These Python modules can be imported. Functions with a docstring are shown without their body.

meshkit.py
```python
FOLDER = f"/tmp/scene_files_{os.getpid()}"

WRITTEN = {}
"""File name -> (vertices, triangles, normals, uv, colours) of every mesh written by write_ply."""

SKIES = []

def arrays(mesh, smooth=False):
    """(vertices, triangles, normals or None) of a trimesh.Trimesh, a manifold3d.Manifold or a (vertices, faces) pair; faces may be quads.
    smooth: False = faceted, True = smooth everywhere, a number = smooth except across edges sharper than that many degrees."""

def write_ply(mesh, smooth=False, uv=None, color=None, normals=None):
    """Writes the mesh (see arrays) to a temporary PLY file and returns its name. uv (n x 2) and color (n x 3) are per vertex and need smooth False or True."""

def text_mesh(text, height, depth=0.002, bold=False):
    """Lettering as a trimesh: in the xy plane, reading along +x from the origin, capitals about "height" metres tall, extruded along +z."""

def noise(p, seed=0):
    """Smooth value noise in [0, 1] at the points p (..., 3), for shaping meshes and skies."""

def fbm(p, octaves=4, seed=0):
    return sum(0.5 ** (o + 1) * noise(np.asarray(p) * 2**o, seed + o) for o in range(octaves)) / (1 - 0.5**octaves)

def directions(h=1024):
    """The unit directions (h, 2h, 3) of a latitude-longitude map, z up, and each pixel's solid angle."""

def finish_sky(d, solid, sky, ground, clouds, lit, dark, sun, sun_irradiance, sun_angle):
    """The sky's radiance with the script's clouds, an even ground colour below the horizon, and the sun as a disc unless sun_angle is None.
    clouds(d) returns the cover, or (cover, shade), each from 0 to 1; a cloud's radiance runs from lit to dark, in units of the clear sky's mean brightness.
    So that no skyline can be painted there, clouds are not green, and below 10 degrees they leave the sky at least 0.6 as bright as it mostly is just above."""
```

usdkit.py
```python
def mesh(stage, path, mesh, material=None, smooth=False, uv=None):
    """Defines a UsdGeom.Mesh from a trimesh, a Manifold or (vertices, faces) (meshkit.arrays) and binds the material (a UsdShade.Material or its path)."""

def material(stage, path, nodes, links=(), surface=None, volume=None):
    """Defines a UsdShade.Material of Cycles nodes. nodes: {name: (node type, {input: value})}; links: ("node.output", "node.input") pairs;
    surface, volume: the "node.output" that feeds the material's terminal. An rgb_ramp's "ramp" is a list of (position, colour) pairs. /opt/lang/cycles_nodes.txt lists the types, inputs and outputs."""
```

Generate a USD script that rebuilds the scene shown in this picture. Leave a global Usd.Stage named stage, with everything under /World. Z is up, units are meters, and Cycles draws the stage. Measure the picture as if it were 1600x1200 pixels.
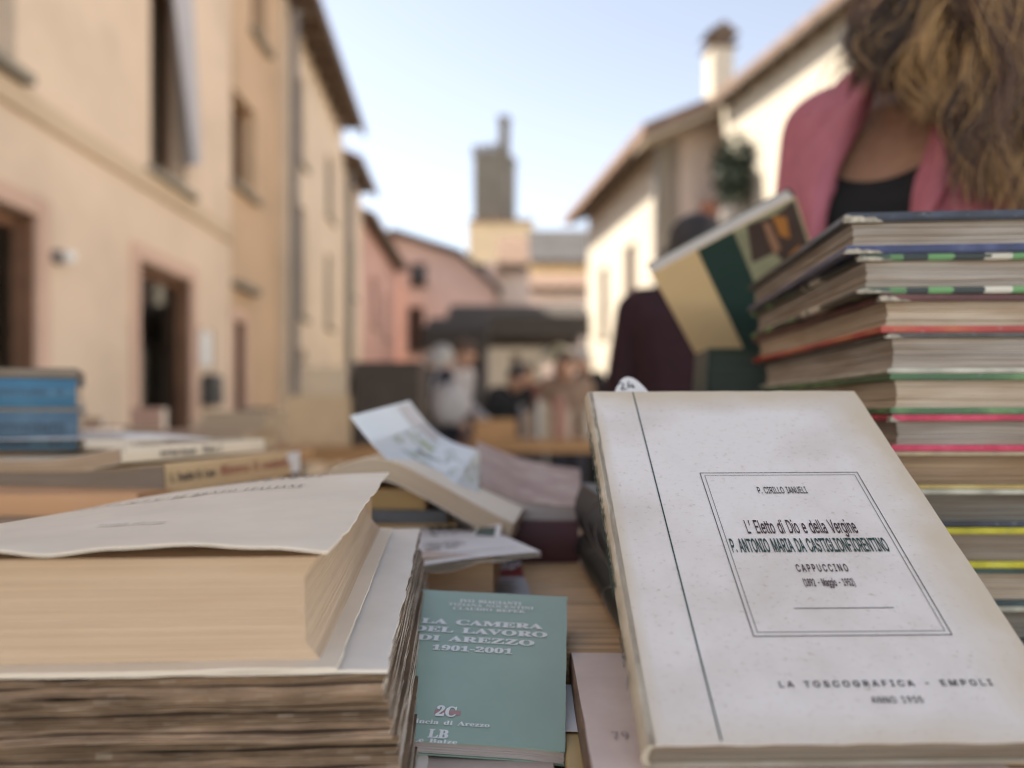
import math, glob
import numpy as np, trimesh, shapely
import shapely.affinity as saff
from manifold3d import Manifold
import usdkit, meshkit
from pxr import Usd, UsdGeom, UsdLux, UsdShade, Sdf, Gf, Vt

stage = Usd.Stage.CreateInMemory()
UsdGeom.SetStageUpAxis(stage, UsdGeom.Tokens.z)
UsdGeom.SetStageMetersPerUnit(stage, 1.0)
UsdGeom.Xform.Define(stage, '/World')
UsdGeom.Scope.Define(stage, '/World/Looks')

# ------------------------------------------------------------------ camera, sky, sun, exposure
EYE = np.array([0.0, 0.0, 1.0]); F = 1256.0; HZ = 650.0          # focal length and horizon in pixels of the 1600 x 1200 photograph
cam = UsdGeom.Camera.Define(stage, '/World/camera')
cam.AddTransformOp().Set(Gf.Matrix4d(1, 0, 0, 0, 0, 0, 1, 0, 0, -1, 0, 0, 0, 0, 1, 1))
cam.CreateHorizontalApertureAttr(36.0); cam.CreateVerticalApertureAttr(27.0)
cam.CreateFocalLengthAttr(36.0 * F / 1600); cam.CreateVerticalApertureOffsetAttr(36.0 * 50 / 1600)
cam.CreateClippingRangeAttr(Gf.Vec2f(0.02, 2000))
cam.CreateFStopAttr(3.45); cam.CreateFocusDistanceAttr(0.42)
cam.CreateExposureAttr(2.0)
SUN_AZ = math.atan2(-0.94, 0.34); SUN_EL = math.radians(50)
sky_mat = usdkit.material(stage, '/World/Looks/sky', {
    's': ('sky_texture', {'sky_type': 'single_scattering', 'sun_disc': False, 'sun_elevation': SUN_EL, 'sun_rotation': SUN_AZ, 'altitude': 250.0, 'air_density': 1.0, 'aerosol_density': 0.6, 'ozone_density': 1.0}),
    'h': ('mix_color', {'blend_type': 'mix', 'fac': 0.5}), 'w': ('rgb_to_bw', {}), 'c': ('combine_color', {}), 't': ('mix_color', {'blend_type': 'multiply', 'fac': 1.0, 'b': (1.09, 1.0, 0.86), 'use_clamp': False}),   # thin summer haze veils the blue
    'b': ('background_shader', {'strength': 0.085})}, [('s.color', 'w.color'), ('w.val', 'c.r'), ('w.val', 'c.g'), ('w.val', 'c.b'), ('c.color', 't.a'), ('s.color', 'h.a'), ('t.result', 'h.b'), ('h.result', 'b.color')], surface='b.background')
dome = UsdLux.DomeLight.Define(stage, '/World/sky')
UsdShade.MaterialBindingAPI.Apply(dome.GetPrim()).Bind(sky_mat)
dome.GetPrim().SetCustomDataByKey('kind', 'structure')
sun = UsdLux.DistantLight.Define(stage, '/World/sun')
sun.CreateNormalizeAttr(True); sun.CreateIntensityAttr(0.85); sun.CreateAngleAttr(0.53); sun.CreateColorAttr(Gf.Vec3f(1, 0.93, 0.82))
ts = np.array([math.sin(SUN_AZ) * math.cos(SUN_EL), math.cos(SUN_AZ) * math.cos(SUN_EL), math.sin(SUN_EL)])   # towards the sun
xa = np.cross([0, 0, 1.0], ts); xa /= np.linalg.norm(xa); ya = np.cross(ts, xa)
sun.AddTransformOp().Set(Gf.Matrix4d(*xa, 0, *ya, 0, *ts, 0, 0, 0, 30, 1))

# ------------------------------------------------------------------ helpers
rng = np.random.default_rng(7)
V = lambda *a: np.array(a, float)
UP = V(0, 0, 1)


def at(px, py, Y):
    """The point of the place that the photograph shows at a pixel, Y metres away."""
    return V((px - 800) / F * Y, Y, 1 + (HZ - py) / F * Y)


def on_plane(px, py, o, n):
    d = V((px - 800) / F, 1, (HZ - py) / F)
    return EYE + d * (np.dot(o - EYE, n) / np.dot(d, n))


taken = {}


def numbered(parent, name):
    k = taken.get((parent, name), -1) + 1
    taken[(parent, name)] = k
    return f'{parent}/{name}' if k == 0 else f'{parent}/{name}_{k:03d}'


def data(prim, label=None, cat=None, group=None, kind=None):
    for k, v in (('label', label), ('category', cat), ('group', group), ('kind', kind)):
        if v:
            prim.SetCustomDataByKey(k, v)


base_of = {}


def thing(name, label, cat, base, group=None):
    p = numbered('/World', name)
    x = UsdGeom.Xform.Define(stage, p)
    x.AddTranslateOp().Set(Gf.Vec3d(*map(float, base)))
    data(x.GetPrim(), label, cat, group)
    base_of[p] = V(*base)
    return p


def moved(mesh, d):
    v, f, _ = meshkit.arrays(mesh)
    return np.asarray(v) - d, f


def part(parent, name, mesh, mat, smooth=False, uv=None, label=None, kind=None):
    p = numbered(parent, name)
    b = base_of[parent]
    m = usdkit.mesh(stage, p, moved(mesh, b), mat, smooth=smooth, uv=uv)
    data(m.GetPrim(), label, None, None, kind)
    base_of[p] = b
    return p


def solo(name, label, cat, mesh, mat, smooth=False, uv=None, group=None, kind=None):
    p = numbered('/World', name)
    m = usdkit.mesh(stage, p, mesh, mat, smooth=smooth, uv=uv)
    data(m.GetPrim(), label, cat, group, kind)
    return p


def join(*ms):
    vs, fs, n = [], [], 0
    for m in ms:
        v, f, _ = meshkit.arrays(m)
        vs.append(v); fs.append(np.asarray(f) + n); n += len(v)
    return np.vstack(vs), np.vstack(fs)


def frame_mesh(mesh, o, ex, ey, ez):
    v, f, _ = meshkit.arrays(mesh)
    return o + v[:, :1] * ex + v[:, 1:2] * ey + v[:, 2:3] * ez, f


def cbox(x0, x1, y0, y1, z0, z1, b=0.0006):
    """A box with chamfered edges."""
    b = min(b, (x1 - x0) / 3, (y1 - y0) / 3, (z1 - z0) / 3)
    p = []
    for x, sx in ((x0, 1), (x1, -1)):
        for y, sy in ((y0, 1), (y1, -1)):
            for z, sz in ((z0, 1), (z1, -1)):
                p += [(x, y + sy * b, z + sz * b), (x + sx * b, y, z + sz * b), (x + sx * b, y + sy * b, z)]
    h = trimesh.convex.convex_hull(np.array(p))
    return np.array(h.vertices), np.array(h.faces)


def prism(poly, z0, z1):
    m = trimesh.creation.extrude_polygon(shapely.Polygon(poly) if not hasattr(poly, 'geom_type') else poly, z1 - z0, engine='earcut')
    v = np.array(m.vertices); v[:, 2] += z0
    return v, np.array(m.faces)


def cyl(a, b, r0, r1=None, n=14):
    a, b = V(*a), V(*b); r1 = r0 if r1 is None else r1
    d = (b - a) / np.linalg.norm(b - a)
    x = np.cross(d, [0.3, 0.2, 0.9]); x /= np.linalg.norm(x); y = np.cross(d, x)
    t = np.linspace(0, 2 * np.pi, n, endpoint=False)
    ring = np.cos(t)[:, None] * x + np.sin(t)[:, None] * y
    v = np.vstack([a + ring * r0, b + ring * r1, [a], [b]])
    f = []
    for i in range(n):
        j = (i + 1) % n
        f += [(i, j, n + j), (i, n + j, n + i), (j, i, 2 * n), (n + i, n + j, 2 * n + 1)]
    return v, np.array(f)


def tube(path, r, n=8):
    return join(*[cyl(path[i], path[i + 1], r if np.ndim(r) == 0 else r[i], r if np.ndim(r) == 0 else r[i + 1], n) for i in range(len(path) - 1)])


# ------------------------------------------------------------------ materials
def srgb(r, g, b):
    c = np.array([r, g, b]) / 255.0
    return tuple(np.where(c < 0.04045, c / 12.92, ((c + 0.055) / 1.055) ** 2.4))


def mul(c, k):
    return tuple(min(0.9, x * k) for x in c)


MATS = {}


def mat(name, c, rough=0.6, var=0.15, scale=30.0, bump=0.0, bscale=None, spec=0.35, coat=0.0, stretch=(1, 1, 1), c2=None, coords='geo'):
    if name in MATS:
        return MATS[name]
    lo, hi = mul(c, 1 - var), (c2 if c2 else mul(c, 1 + var * 0.7))
    nodes = {'g': ('geometry', {}) if coords == 'geo' else ('texture_coordinate', {}),
             'm': ('mapping', {'scale': stretch}),
             'n': ('noise_texture', {'scale': scale, 'detail': 5.0, 'roughness': 0.6}),
             'r': ('rgb_ramp', {'ramp': [(0.3, lo), (0.55, c), (0.75, hi)]}),
             'p': ('principled_bsdf', {'roughness': rough, 'specular_ior_level': spec, 'coat_weight': coat, 'coat_roughness': 0.15})}
    src = 'g.position' if coords == 'geo' else 'g.object'
    links = [(src, 'm.vector'), ('m.vector', 'n.vector'), ('n.fac', 'r.fac'), ('r.color', 'p.base_color')]
    if bump:
        nodes['bn'] = ('noise_texture', {'scale': bscale or scale * 4, 'detail': 4.0})
        nodes['b'] = ('bump', {'strength': bump, 'distance': 0.002})
        links += [('m.vector', 'bn.vector'), ('bn.fac', 'b.height'), ('b.normal', 'p.normal')]
    MATS[name] = usdkit.material(stage, '/World/Looks/' + name, nodes, links, surface='p.BSDF')
    return MATS[name]


def pages(name, c, dark=0.45, contrast=1.0):
    """Paper edges: st.x runs along the block (m), st.y counts the leaves."""
    if name in MATS:
        return MATS[name]
    nodes = {'a': ('attribute', {'attribute': 'st'}), 'm': ('mapping', {'scale': (4.0, 1.7, 1.0)}), 'm2': ('mapping', {'scale': (14.0, 0.12, 1.0)}),
             'n': ('noise_texture', {'scale': 1.0, 'detail': 3.0, 'roughness': 0.7}), 'n2': ('noise_texture', {'scale': 1.0, 'detail': 4.0}),
             'r': ('rgb_ramp', {'ramp': [(0.28, mul(c, dark)), (0.45, mul(c, 0.5 + dark * 0.5)), (0.6, c), (0.8, mul(c, 1.15))]}),
             'r2': ('rgb_ramp', {'ramp': [(0.3, (0.74, 0.66, 0.58)), (0.6, (1, 1, 1))]}),
             'x': ('mix_color', {'blend_type': 'multiply', 'fac': 0.8 * contrast}),
             'p': ('principled_bsdf', {'roughness': 0.85, 'specular_ior_level': 0.2})}
    MATS[name] = usdkit.material(stage, '/World/Looks/' + name, nodes, [
        ('a.vector', 'm.vector'), ('a.vector', 'm2.vector'), ('m.vector', 'n.vector'), ('m2.vector', 'n2.vector'), ('n.fac', 'r.fac'), ('n2.fac', 'r2.fac'),
        ('r.color', 'x.a'), ('r2.color', 'x.b'), ('x.result', 'p.base_color')], surface='p.BSDF')
    return MATS[name]


def printed(name, colors, sx, sy, rough=0.4, seed=0.0):
    """Flat print in blocks of colour over a sheet, st in 0..1."""
    nodes = {'a': ('attribute', {'attribute': 'st'}), 'm': ('mapping', {'scale': (sx, sy, 1.0), 'location': (seed, seed * 0.37, 0)}),
             'n': ('noise_texture', {'scale': 1.0, 'detail': 3.0, 'roughness': 0.55, 'distortion': 0.6}),
             'r': ('rgb_ramp', {'ramp': colors}), 'p': ('principled_bsdf', {'roughness': rough})}
    MATS[name] = usdkit.material(stage, '/World/Looks/' + name, nodes, [('a.vector', 'm.vector'), ('m.vector', 'n.vector'), ('n.fac', 'r.fac'), ('r.color', 'p.base_color')], surface='p.BSDF')
    return MATS[name]


def plain(name, c, rough=0.6, metallic=0.0):
    if name not in MATS:
        MATS[name] = usdkit.material(stage, '/World/Looks/' + name, {'p': ('principled_bsdf', {'base_color': c, 'roughness': rough, 'metallic': metallic})}, surface='p.BSDF')
    return MATS[name]


ink = plain('ink_black', (0.03, 0.028, 0.03)); ink_green = plain('ink_green', (0.02, 0.055, 0.045)); ink_brown = plain('ink_brown', (0.06, 0.028, 0.03))
ink_white = plain('ink_white', (0.88, 0.87, 0.82)); ink_red = plain('ink_red', (0.3, 0.05, 0.04)); ink_grey = plain('ink_grey', (0.22, 0.2, 0.19)); ink_navy = plain('ink_navy', (0.03, 0.05, 0.08))
ink_gold = plain('ink_gold', (0.45, 0.28, 0.1))
wood = mat('wood_plank', (0.62, 0.385, 0.19), 0.6, 0.6, 9.0, 0.35, stretch=(1.0, 40.0, 40.0), bscale=14)
wood_dark = mat('wood_dark', (0.13, 0.085, 0.05), 0.7, 0.4, 6.0, 0.2, stretch=(12.0, 12.0, 1.0))
wood_orange = mat('wood_orange', (0.42, 0.22, 0.09), 0.6, 0.35, 4.0, 0.2, stretch=(1.0, 12.0, 12.0))
carton = mat('carton', (0.52, 0.36, 0.21), 0.8, 0.15, 8.0)
pg_cream = pages('pages_cream', (0.62, 0.50, 0.38)); pg_grey = pages('pages_grey', (0.53, 0.46, 0.395), 0.32)
pg_tan = pages('pages_tan', (0.6, 0.40, 0.23), 0.8, 0.5); pg_old = pages('pages_old', (0.62, 0.45, 0.30), 0.86, 0.3); pg_brown = pages('pages_brown', (0.36, 0.29, 0.22), 0.4)
pg_dark = pages('pages_dark', (0.25, 0.22, 0.18), 0.5); pg_light = pages('pages_light', (0.64, 0.56, 0.52), 0.7); pg_orange = pages('pages_orange', (0.6, 0.33, 0.17), 0.8, 0.5)
pg_white = pages('pages_white', (0.7, 0.66, 0.6), 0.7, 0.5)
paper_old = mat('paper_old', (0.85, 0.73, 0.575), 0.8, 0.07, 18.0, 0.15, c2=(0.88, 0.77, 0.63))
paper_white = mat('paper_white', (0.85, 0.81, 0.76), 0.65, 0.06, 14.0, 0.08)


# ------------------------------------------------------------------ lettering
FONTS = {}
SERIF = str.maketrans({**{chr(65 + i): chr(0x1D400 + i) for i in range(26)}, **{chr(97 + i): chr(0x1D41A + i) for i in range(26)}, **{chr(48 + i): chr(0x1D7CE + i) for i in range(10)}})


def glyphs(text, serif=False, spacing=0.0, bold=0):
    """The lettering as flat polygons; capitals one unit tall; returns (polygons, width)."""
    from PIL import Image, ImageDraw, ImageFont
    pat = 'NotoSansMath-Regular.woff2' if serif else 'Inter.woff2'
    if pat not in FONTS:
        FONTS[pat] = ImageFont.truetype(glob.glob('/opt/blender-*/*/datafiles/fonts/' + pat)[0], 80)
    font = FONTS[pat]
    cap = font.getbbox('\U0001D407' if serif else 'H', anchor='ls'); cap = -cap[1]
    x, polys = 0.0, []
    for ch in text:
        g = ch.translate(SERIF) if serif else ch
        adv = font.getlength(g) if ch != ' ' else font.getlength('n' if not serif else '\U0001D427') * 0.75
        if ch != ' ':
            x0, y0, x1, y1 = font.getbbox(g, anchor='ls', stroke_width=bold)
            im = Image.new('L', (x1 - x0 + 8, y1 - y0 + 8))
            ImageDraw.Draw(im).text((4 - x0, 4 - y0), g, 255, font, anchor='ls', stroke_width=bold)
            on = np.pad(np.asarray(im) > 127, ((0, 0), (1, 1))).astype(np.int8)
            rows, st = np.nonzero(np.diff(on, axis=1) == 1); en = np.nonzero(np.diff(on, axis=1) == -1)[1]
            if len(rows):
                sh = shapely.union_all(shapely.box(st, -rows - 1, en, -rows)).buffer(0.6).buffer(-0.6).simplify(0.8)
                sh = saff.translate(sh, x - 4 + x0, 4 - y0)
                polys += list(getattr(sh, 'geoms', [sh]))
        x += adv + spacing * cap
    return [saff.scale(p, 1 / cap, 1 / cap, origin=(0, 0)) for p in polys], (x - spacing * cap) / cap


def lettering(text, o, ex, ey, n, width=None, height=None, serif=False, spacing=0.0, bold=0, lift=0.0003):
    """Lettering with its baseline at o along the unit vector ex, capitals of that height along ey, raised a hair along n."""
    polys, w = glyphs(text, serif, spacing, bold)
    sx = width / w if width else height
    parts = []
    for p in polys:
        if p.area > 1e-4:
            v, f = trimesh.creation.triangulate_polygon(p, engine='earcut')
            v = o + v[:, :1] * sx * ex + v[:, 1:2] * height * ey + n * lift
            g = np.cross(v[f[0][1]] - v[f[0][0]], v[f[0][2]] - v[f[0][0]])
            parts.append((v, f if np.dot(g, n) > 0 else f[:, ::-1]))
    return join(*parts)


def strip(a, b, w, n, lift=0.0003):
    """A printed rule of width w from a to b on a surface of normal n."""
    d = (b - a) / np.linalg.norm(b - a); s = np.cross(n, d) * w / 2
    return np.array([a - s, b - s, b + s, a + s]) + n * lift, np.array([[0, 1, 2], [0, 2, 3]])


# ------------------------------------------------------------------ books
def bilinear(p00, p10, p11, p01, bend=None):
    def top(u, v):
        u, v = np.asarray(u, float)[..., None], np.asarray(v, float)[..., None]
        p = p00 * (1 - u) * (1 - v) + p10 * u * (1 - v) + p11 * u * v + p01 * (1 - u) * v
        return p if bend is None else p + bend(u, v)
    return top


def sheet(top, thick, nu=16, nv=16, up=UP, lift=0.0, rag=0.0, seed=1, u0=0.0, u1=1.0, v0=0.0, v1=1.0):
    """A closed thin slab whose upper face is top(u, v) + lift; returns vertices, faces, st. rag: uneven edges, in u / v units."""
    u, v = np.meshgrid(np.linspace(u0, u1, nu), np.linspace(v0, v1, nv), indexing='ij')
    st = np.stack([u, v], -1)
    if rag:
        k = np.stack([u * 9, v * 9, np.full_like(u, seed * 3.7)], -1)
        e = (meshkit.fbm(k * 2, 4, seed) - 0.5) * 2 * rag
        eu = np.where(np.abs(u - u0) < 1e-9, 1, 0) - np.where(np.abs(u - u1) < 1e-9, 1, 0)
        ev = np.where(np.abs(v - v0) < 1e-9, 1, 0) - np.where(np.abs(v - v1) < 1e-9, 1, 0)
        u, v = u + eu * e, v + ev * e
    a = top(u, v) + np.asarray(up) * lift
    b = a - np.asarray(up) * thick
    n = nu * nv
    idx = np.arange(n).reshape(nu, nv)
    q = np.stack([idx[:-1, :-1], idx[1:, :-1], idx[1:, 1:], idx[:-1, 1:]], -1).reshape(-1, 4)
    ring = np.concatenate([idx[:-1, 0], idx[-1, :-1], idx[:0:-1, -1], idx[0, :0:-1]])
    nx = np.roll(ring, -1)
    # the sides get points of their own, so that smooth shading keeps the edges crisp
    verts = np.vstack([a.reshape(-1, 3), b.reshape(-1, 3), a.reshape(-1, 3)[ring], b.reshape(-1, 3)[ring]])
    m = len(ring); i = np.arange(m); j = (i + 1) % m
    sides = np.stack([2 * n + i, 2 * n + m + i, 2 * n + m + j, 2 * n + j], -1)
    quads = np.vstack([q, q[:, ::-1] + n, sides])
    f = np.vstack([quads[:, [0, 1, 2]], quads[:, [0, 2, 3]]])
    s = st.reshape(-1, 2)
    return verts, f, np.vstack([s, s, s[ring], s[ring]])


def block(top, t, sheets=14, n=22, up=UP, jit=0.0004, wave=0.0003, hollow=None, seed=1, rag=0.0, skew=None):
    """A block of leaves under top(u, v): every leaf bundle has an edge of its own. hollow: {side: depth} curves a side in (sides 0 near, 1 right, 2 far, 3 left). t: thickness or t(u, v)."""
    r = np.random.default_rng(seed)
    s = np.linspace(0, 1, n, endpoint=False)
    u = np.concatenate([s, np.ones(n), 1 - s, np.zeros(n)]); v = np.concatenate([np.zeros(n), s, np.ones(n), 1 - s])
    side = np.repeat(np.arange(4), n)
    p = top(u, v)
    c = top(np.array([0.5]), np.array([0.5]))[0]
    e = [top(np.array([x]), np.array([y]))[0] - c for x, y in ((0.5, 0), (1, 0.5), (0.5, 1), (0, 0.5))]
    e = np.array([x / np.linalg.norm(x) for x in e])
    out = e[side].copy()
    for k in range(4):
        out[k * n] = e[k] + e[(k - 1) % 4]
    per = np.concatenate([[0], np.cumsum(np.linalg.norm(np.diff(p, axis=0), axis=1))])
    tt = t(u, v) if callable(t) else np.full(len(u), t)
    rows, uvs = [], []
    up = np.asarray(up, float)
    for k in range(sheets):
        o = -jit * r.random() * 2
        for d, x in ((k / sheets, 0.0), ((k + 0.12) / sheets, 1.0), ((k + 0.88) / sheets, 1.0), ((k + 1) / sheets, 0.0)):
            q = out * (o * x - (1 - x) * (jit * 1.6))
            if hollow:
                for sd, depth in hollow.items():
                    w = np.where(side == sd, 1.0, 0.0)
                    w[((sd + 1) % 4) * n] = 1.0
                    q = q - (w * depth * (1 - (2 * d - 1) ** 2))[:, None] * e[sd]
            if rag:
                q = q + out * ((meshkit.fbm(np.stack([per * (45 + 40 * ((seed * 7919) % 13) / 13), np.full_like(per, k * 5.3), np.full_like(per, seed * 1.37)], -1), 4, seed) - 0.5) * 2 * rag)[:, None]
            if skew is not None:
                q = q + skew * d
            wv = (meshkit.noise(np.stack([per * 22, np.full_like(per, d * 3.0), np.full_like(per, seed * 7.0)], -1), seed) - 0.5) * 2 * wave * min(1, 6 * d, 6 * (1 - d))
            rows.append(p + q - up * (tt * d - wv)[:, None])
            uvs.append(np.stack([per + seed, np.full_like(per, d * sheets + seed * 13.0)], -1))
    m = len(u); R = len(rows)
    verts = np.vstack(rows); st = np.vstack(uvs)
    i = np.arange(m); j = (i + 1) % m
    quads = np.vstack([np.stack([k * m + i, (k + 1) * m + i, (k + 1) * m + j, k * m + j], -1) for k in range(R - 1)])
    f = [quads[:, [0, 1, 2]], quads[:, [0, 2, 3]]]
    g = np.linspace(0, 1, 9)
    gu, gv = (x.ravel() for x in np.meshgrid(g, g, indexing='ij'))
    cap = top(gu, gv)
    tg = t(gu, gv) if callable(t) else np.full(len(gu), t)
    inset = (cap - c) * (-2 * jit / max(1e-6, np.linalg.norm(cap[0] - c)))
    idx = np.arange(81).reshape(9, 9)
    q = np.stack([idx[:-1, :-1], idx[1:, :-1], idx[1:, 1:], idx[:-1, 1:]], -1).reshape(-1, 4)
    for cp, fl in ((cap + inset, False), (cap + inset - up * tg[:, None] + (skew if skew is not None else 0), True)):
        b = len(verts)
        verts = np.vstack([verts, cp]); st = np.vstack([st, np.stack([gu * 0.2 + seed, gv * 3], -1)])
        qq = q[:, ::-1] + b if fl else q + b
        f += [qq[:, [0, 1, 2]], qq[:, [0, 2, 3]]]
    return verts, np.vstack(f), st


def unit(v):
    return v / np.linalg.norm(v)


def soft_book(name, label, p00, p10, p11, p01, t, cover, leaves, bend=None, ct=0.0007, sheets=12, jit=0.0004, wave=0.0004, spine=None, seed=1, over=0.0, hollow=None, cover_under=True, group=None, cat='book', spine_mat=None, n=22):
    """A paperback: cover over and under, spine on one side (0 near, 1 right, 2 far, 3 left). The four given corners are the upper face."""
    top = bilinear(p00, p10, p11, p01, bend)
    up = unit(np.cross(p10 - p00, p01 - p00))
    b = (p00 + p10 + p11 + p01) / 4 - up * t
    th = thing(name, label, cat, b, group)
    low = lambda u, v: top(u, v) - up * ct
    v, f, st = block(low, t - 2 * ct, sheets, n, up, jit, wave, hollow, seed)
    part(th, 'page_block', (v, f), leaves, uv=st)
    o = over
    v, f, st = sheet(top, ct, 18, 18, up, 0.0002, rag=0.004, seed=seed, u0=-o, u1=1 + o, v0=-o, v1=1 + o)
    part(th, 'front_cover', (v, f), cover, smooth=True, uv=st)
    if cover_under:
        v, f, st = sheet(lambda u, v: top(u, v) - up * (t - ct), ct, 12, 12, up, -0.0002, u0=-o, u1=1 + o, v0=-o, v1=1 + o)
        part(th, 'back_cover', (v, f), cover, smooth=True, uv=st)
    if spine is not None:
        s = np.linspace(0, 1, 14)
        u, w = {0: (s, 0 * s), 1: (0 * s + 1, s), 2: (1 - s, 0 * s + 1), 3: (0 * s, 1 - s)}[spine]
        p = top(u, w)
        c = top(np.array([0.5]), np.array([0.5]))[0]
        m = top(np.array([0.5, 1, 0.5, 0][spine:spine + 1]), np.array([0, 0.5, 1, 0.5][spine:spine + 1]))[0]
        out = unit(m - c)
        ring = []
        for d, q in ((0, 0.0002), (0.12, 0.0009), (0.5, 0.0012), (0.88, 0.0009), (1, 0.0002)):
            ring.append(p + out * (q + 0.0002) - up * t * d + up * 0.0003 * (1 - 2 * d))
        for d in (1, 0.5, 0):
            ring.append(p - out * 0.0006 - up * t * d)
        R = len(ring); k = len(s)
        verts = np.vstack(ring); st = np.vstack([np.stack([s, np.full(k, i / (R - 1))], -1) for i in range(R)])
        q = np.array([[(i % R) * k + j, ((i + 1) % R) * k + j, ((i + 1) % R) * k + j + 1, (i % R) * k + j + 1] for i in range(R) for j in range(k - 1)])
        f = np.vstack([q[:, [0, 1, 2]], q[:, [0, 2, 3]]])
        part(th, 'spine', (verts, f), spine_mat or cover, uv=st, smooth=True)
    return th, top, up


def hardback(name, label, o, ex, ey, ez, w, l, t, bt, cov_top, cov_bot, leaves, spine_mat=None, oh=0.003, seed=1, sheets=13, jit=0.0004, wave=0.0005, hollow=0.004, group=None, round_spine=0.0, cat='book', open_side=True, warp=0.0):
    """A hardback from its lowest spine corner o: ex across from the spine, ey along it, ez through the thickness."""
    th = thing(name, label, cat, o + ex * w / 2 + ey * l / 2, group)
    top = lambda u, v: o + ex * (np.asarray(u)[..., None] * (w - oh)) + ey * (oh + np.asarray(v)[..., None] * (l - 2 * oh)) + ez * (t - bt)
    v, f, st = block(top, t - 2 * bt, sheets, 26, ez, jit, wave, {1: hollow}, seed)
    part(th, 'page_block', (v, f), leaves, uv=st)
    r = np.random.default_rng(seed + 50)
    for nm, z0, m in (('front_cover', t - bt, cov_top), ('back_cover', 0.0, cov_bot)):
        g = lambda u, v: o + ex * (np.asarray(u)[..., None] * w) + ey * (np.asarray(v)[..., None] * l) + ez * (z0 + bt)
        h = r.random() * 9
        sg = 1 if z0 > 0 else -0.4

        def gb(u, v, g=g, h=h, sg=sg):
            k = meshkit.noise(np.stack([np.asarray(u) * 2.2 + h, np.asarray(v) * 2.2, np.zeros_like(np.asarray(u, float))], -1), 3)[..., None]
            return g(u, v) + ez * ((k - 0.5) * warp * sg)
        # a board with softened edges: three stacked sheets, the outer two smaller
        e = 0.0012 if bt > 0.003 else 0.0006
        a, fa, sa = sheet(gb, bt - 2 * e, 22, 22, ez, -e, rag=0.0016, seed=seed)
        b, fb, sb = sheet(gb, bt, 22, 22, ez, 0, rag=0.0008, seed=seed + 3, u0=e / w, u1=1 - e / w, v0=e / l, v1=1 - e / l)
        part(th, nm, (np.vstack([a, b]), np.vstack([fa, fb + len(a)])), m, uv=np.vstack([sa, sb]), smooth=40 if False else False)
    n = 9
    prof = [(-round_spine * math.sin(math.pi * i / n) - 0.0004, t * (1 - i / n)) for i in range(n + 1)]
    prof = prof + [(x + 0.0022, z) for x, z in prof[::-1]]
    v, f = prism([(x, z) for x, z in prof], 0, l)
    v = o + v[:, :1] * ex + v[:, 1:2] * ez + v[:, 2:3] * ey
    m = trimesh.Trimesh(v, f, process=False)
    if m.volume < 0:
        f = f[:, ::-1]
    part(th, 'spine', (v, f), spine_mat or cov_top, smooth=35)
    return th


def yaw(deg):
    c, s = math.cos(math.radians(deg)), math.sin(math.radians(deg))
    return V(c, s, 0), V(-s, c, 0)


# ------------------------------------------------------------------ the street: ground and houses
g = 250.0
stone = mat('paving_stone', (0.33, 0.305, 0.27), 0.85, 0.3, 1.3, 0.3, bscale=30)
solo('ground', None, None, (np.array([[-g, -g, 0], [g, -g, 0], [g, g, 0], [-g, g, 0]]), np.array([[0, 1, 2], [0, 2, 3]])), stone, kind='structure')


def plaster(name, c, var=0.16):
    return mat(name, c, 0.9, var, 0.9, 0.25, bscale=60, spec=0.15, c2=mul(c, 1.05))


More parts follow.
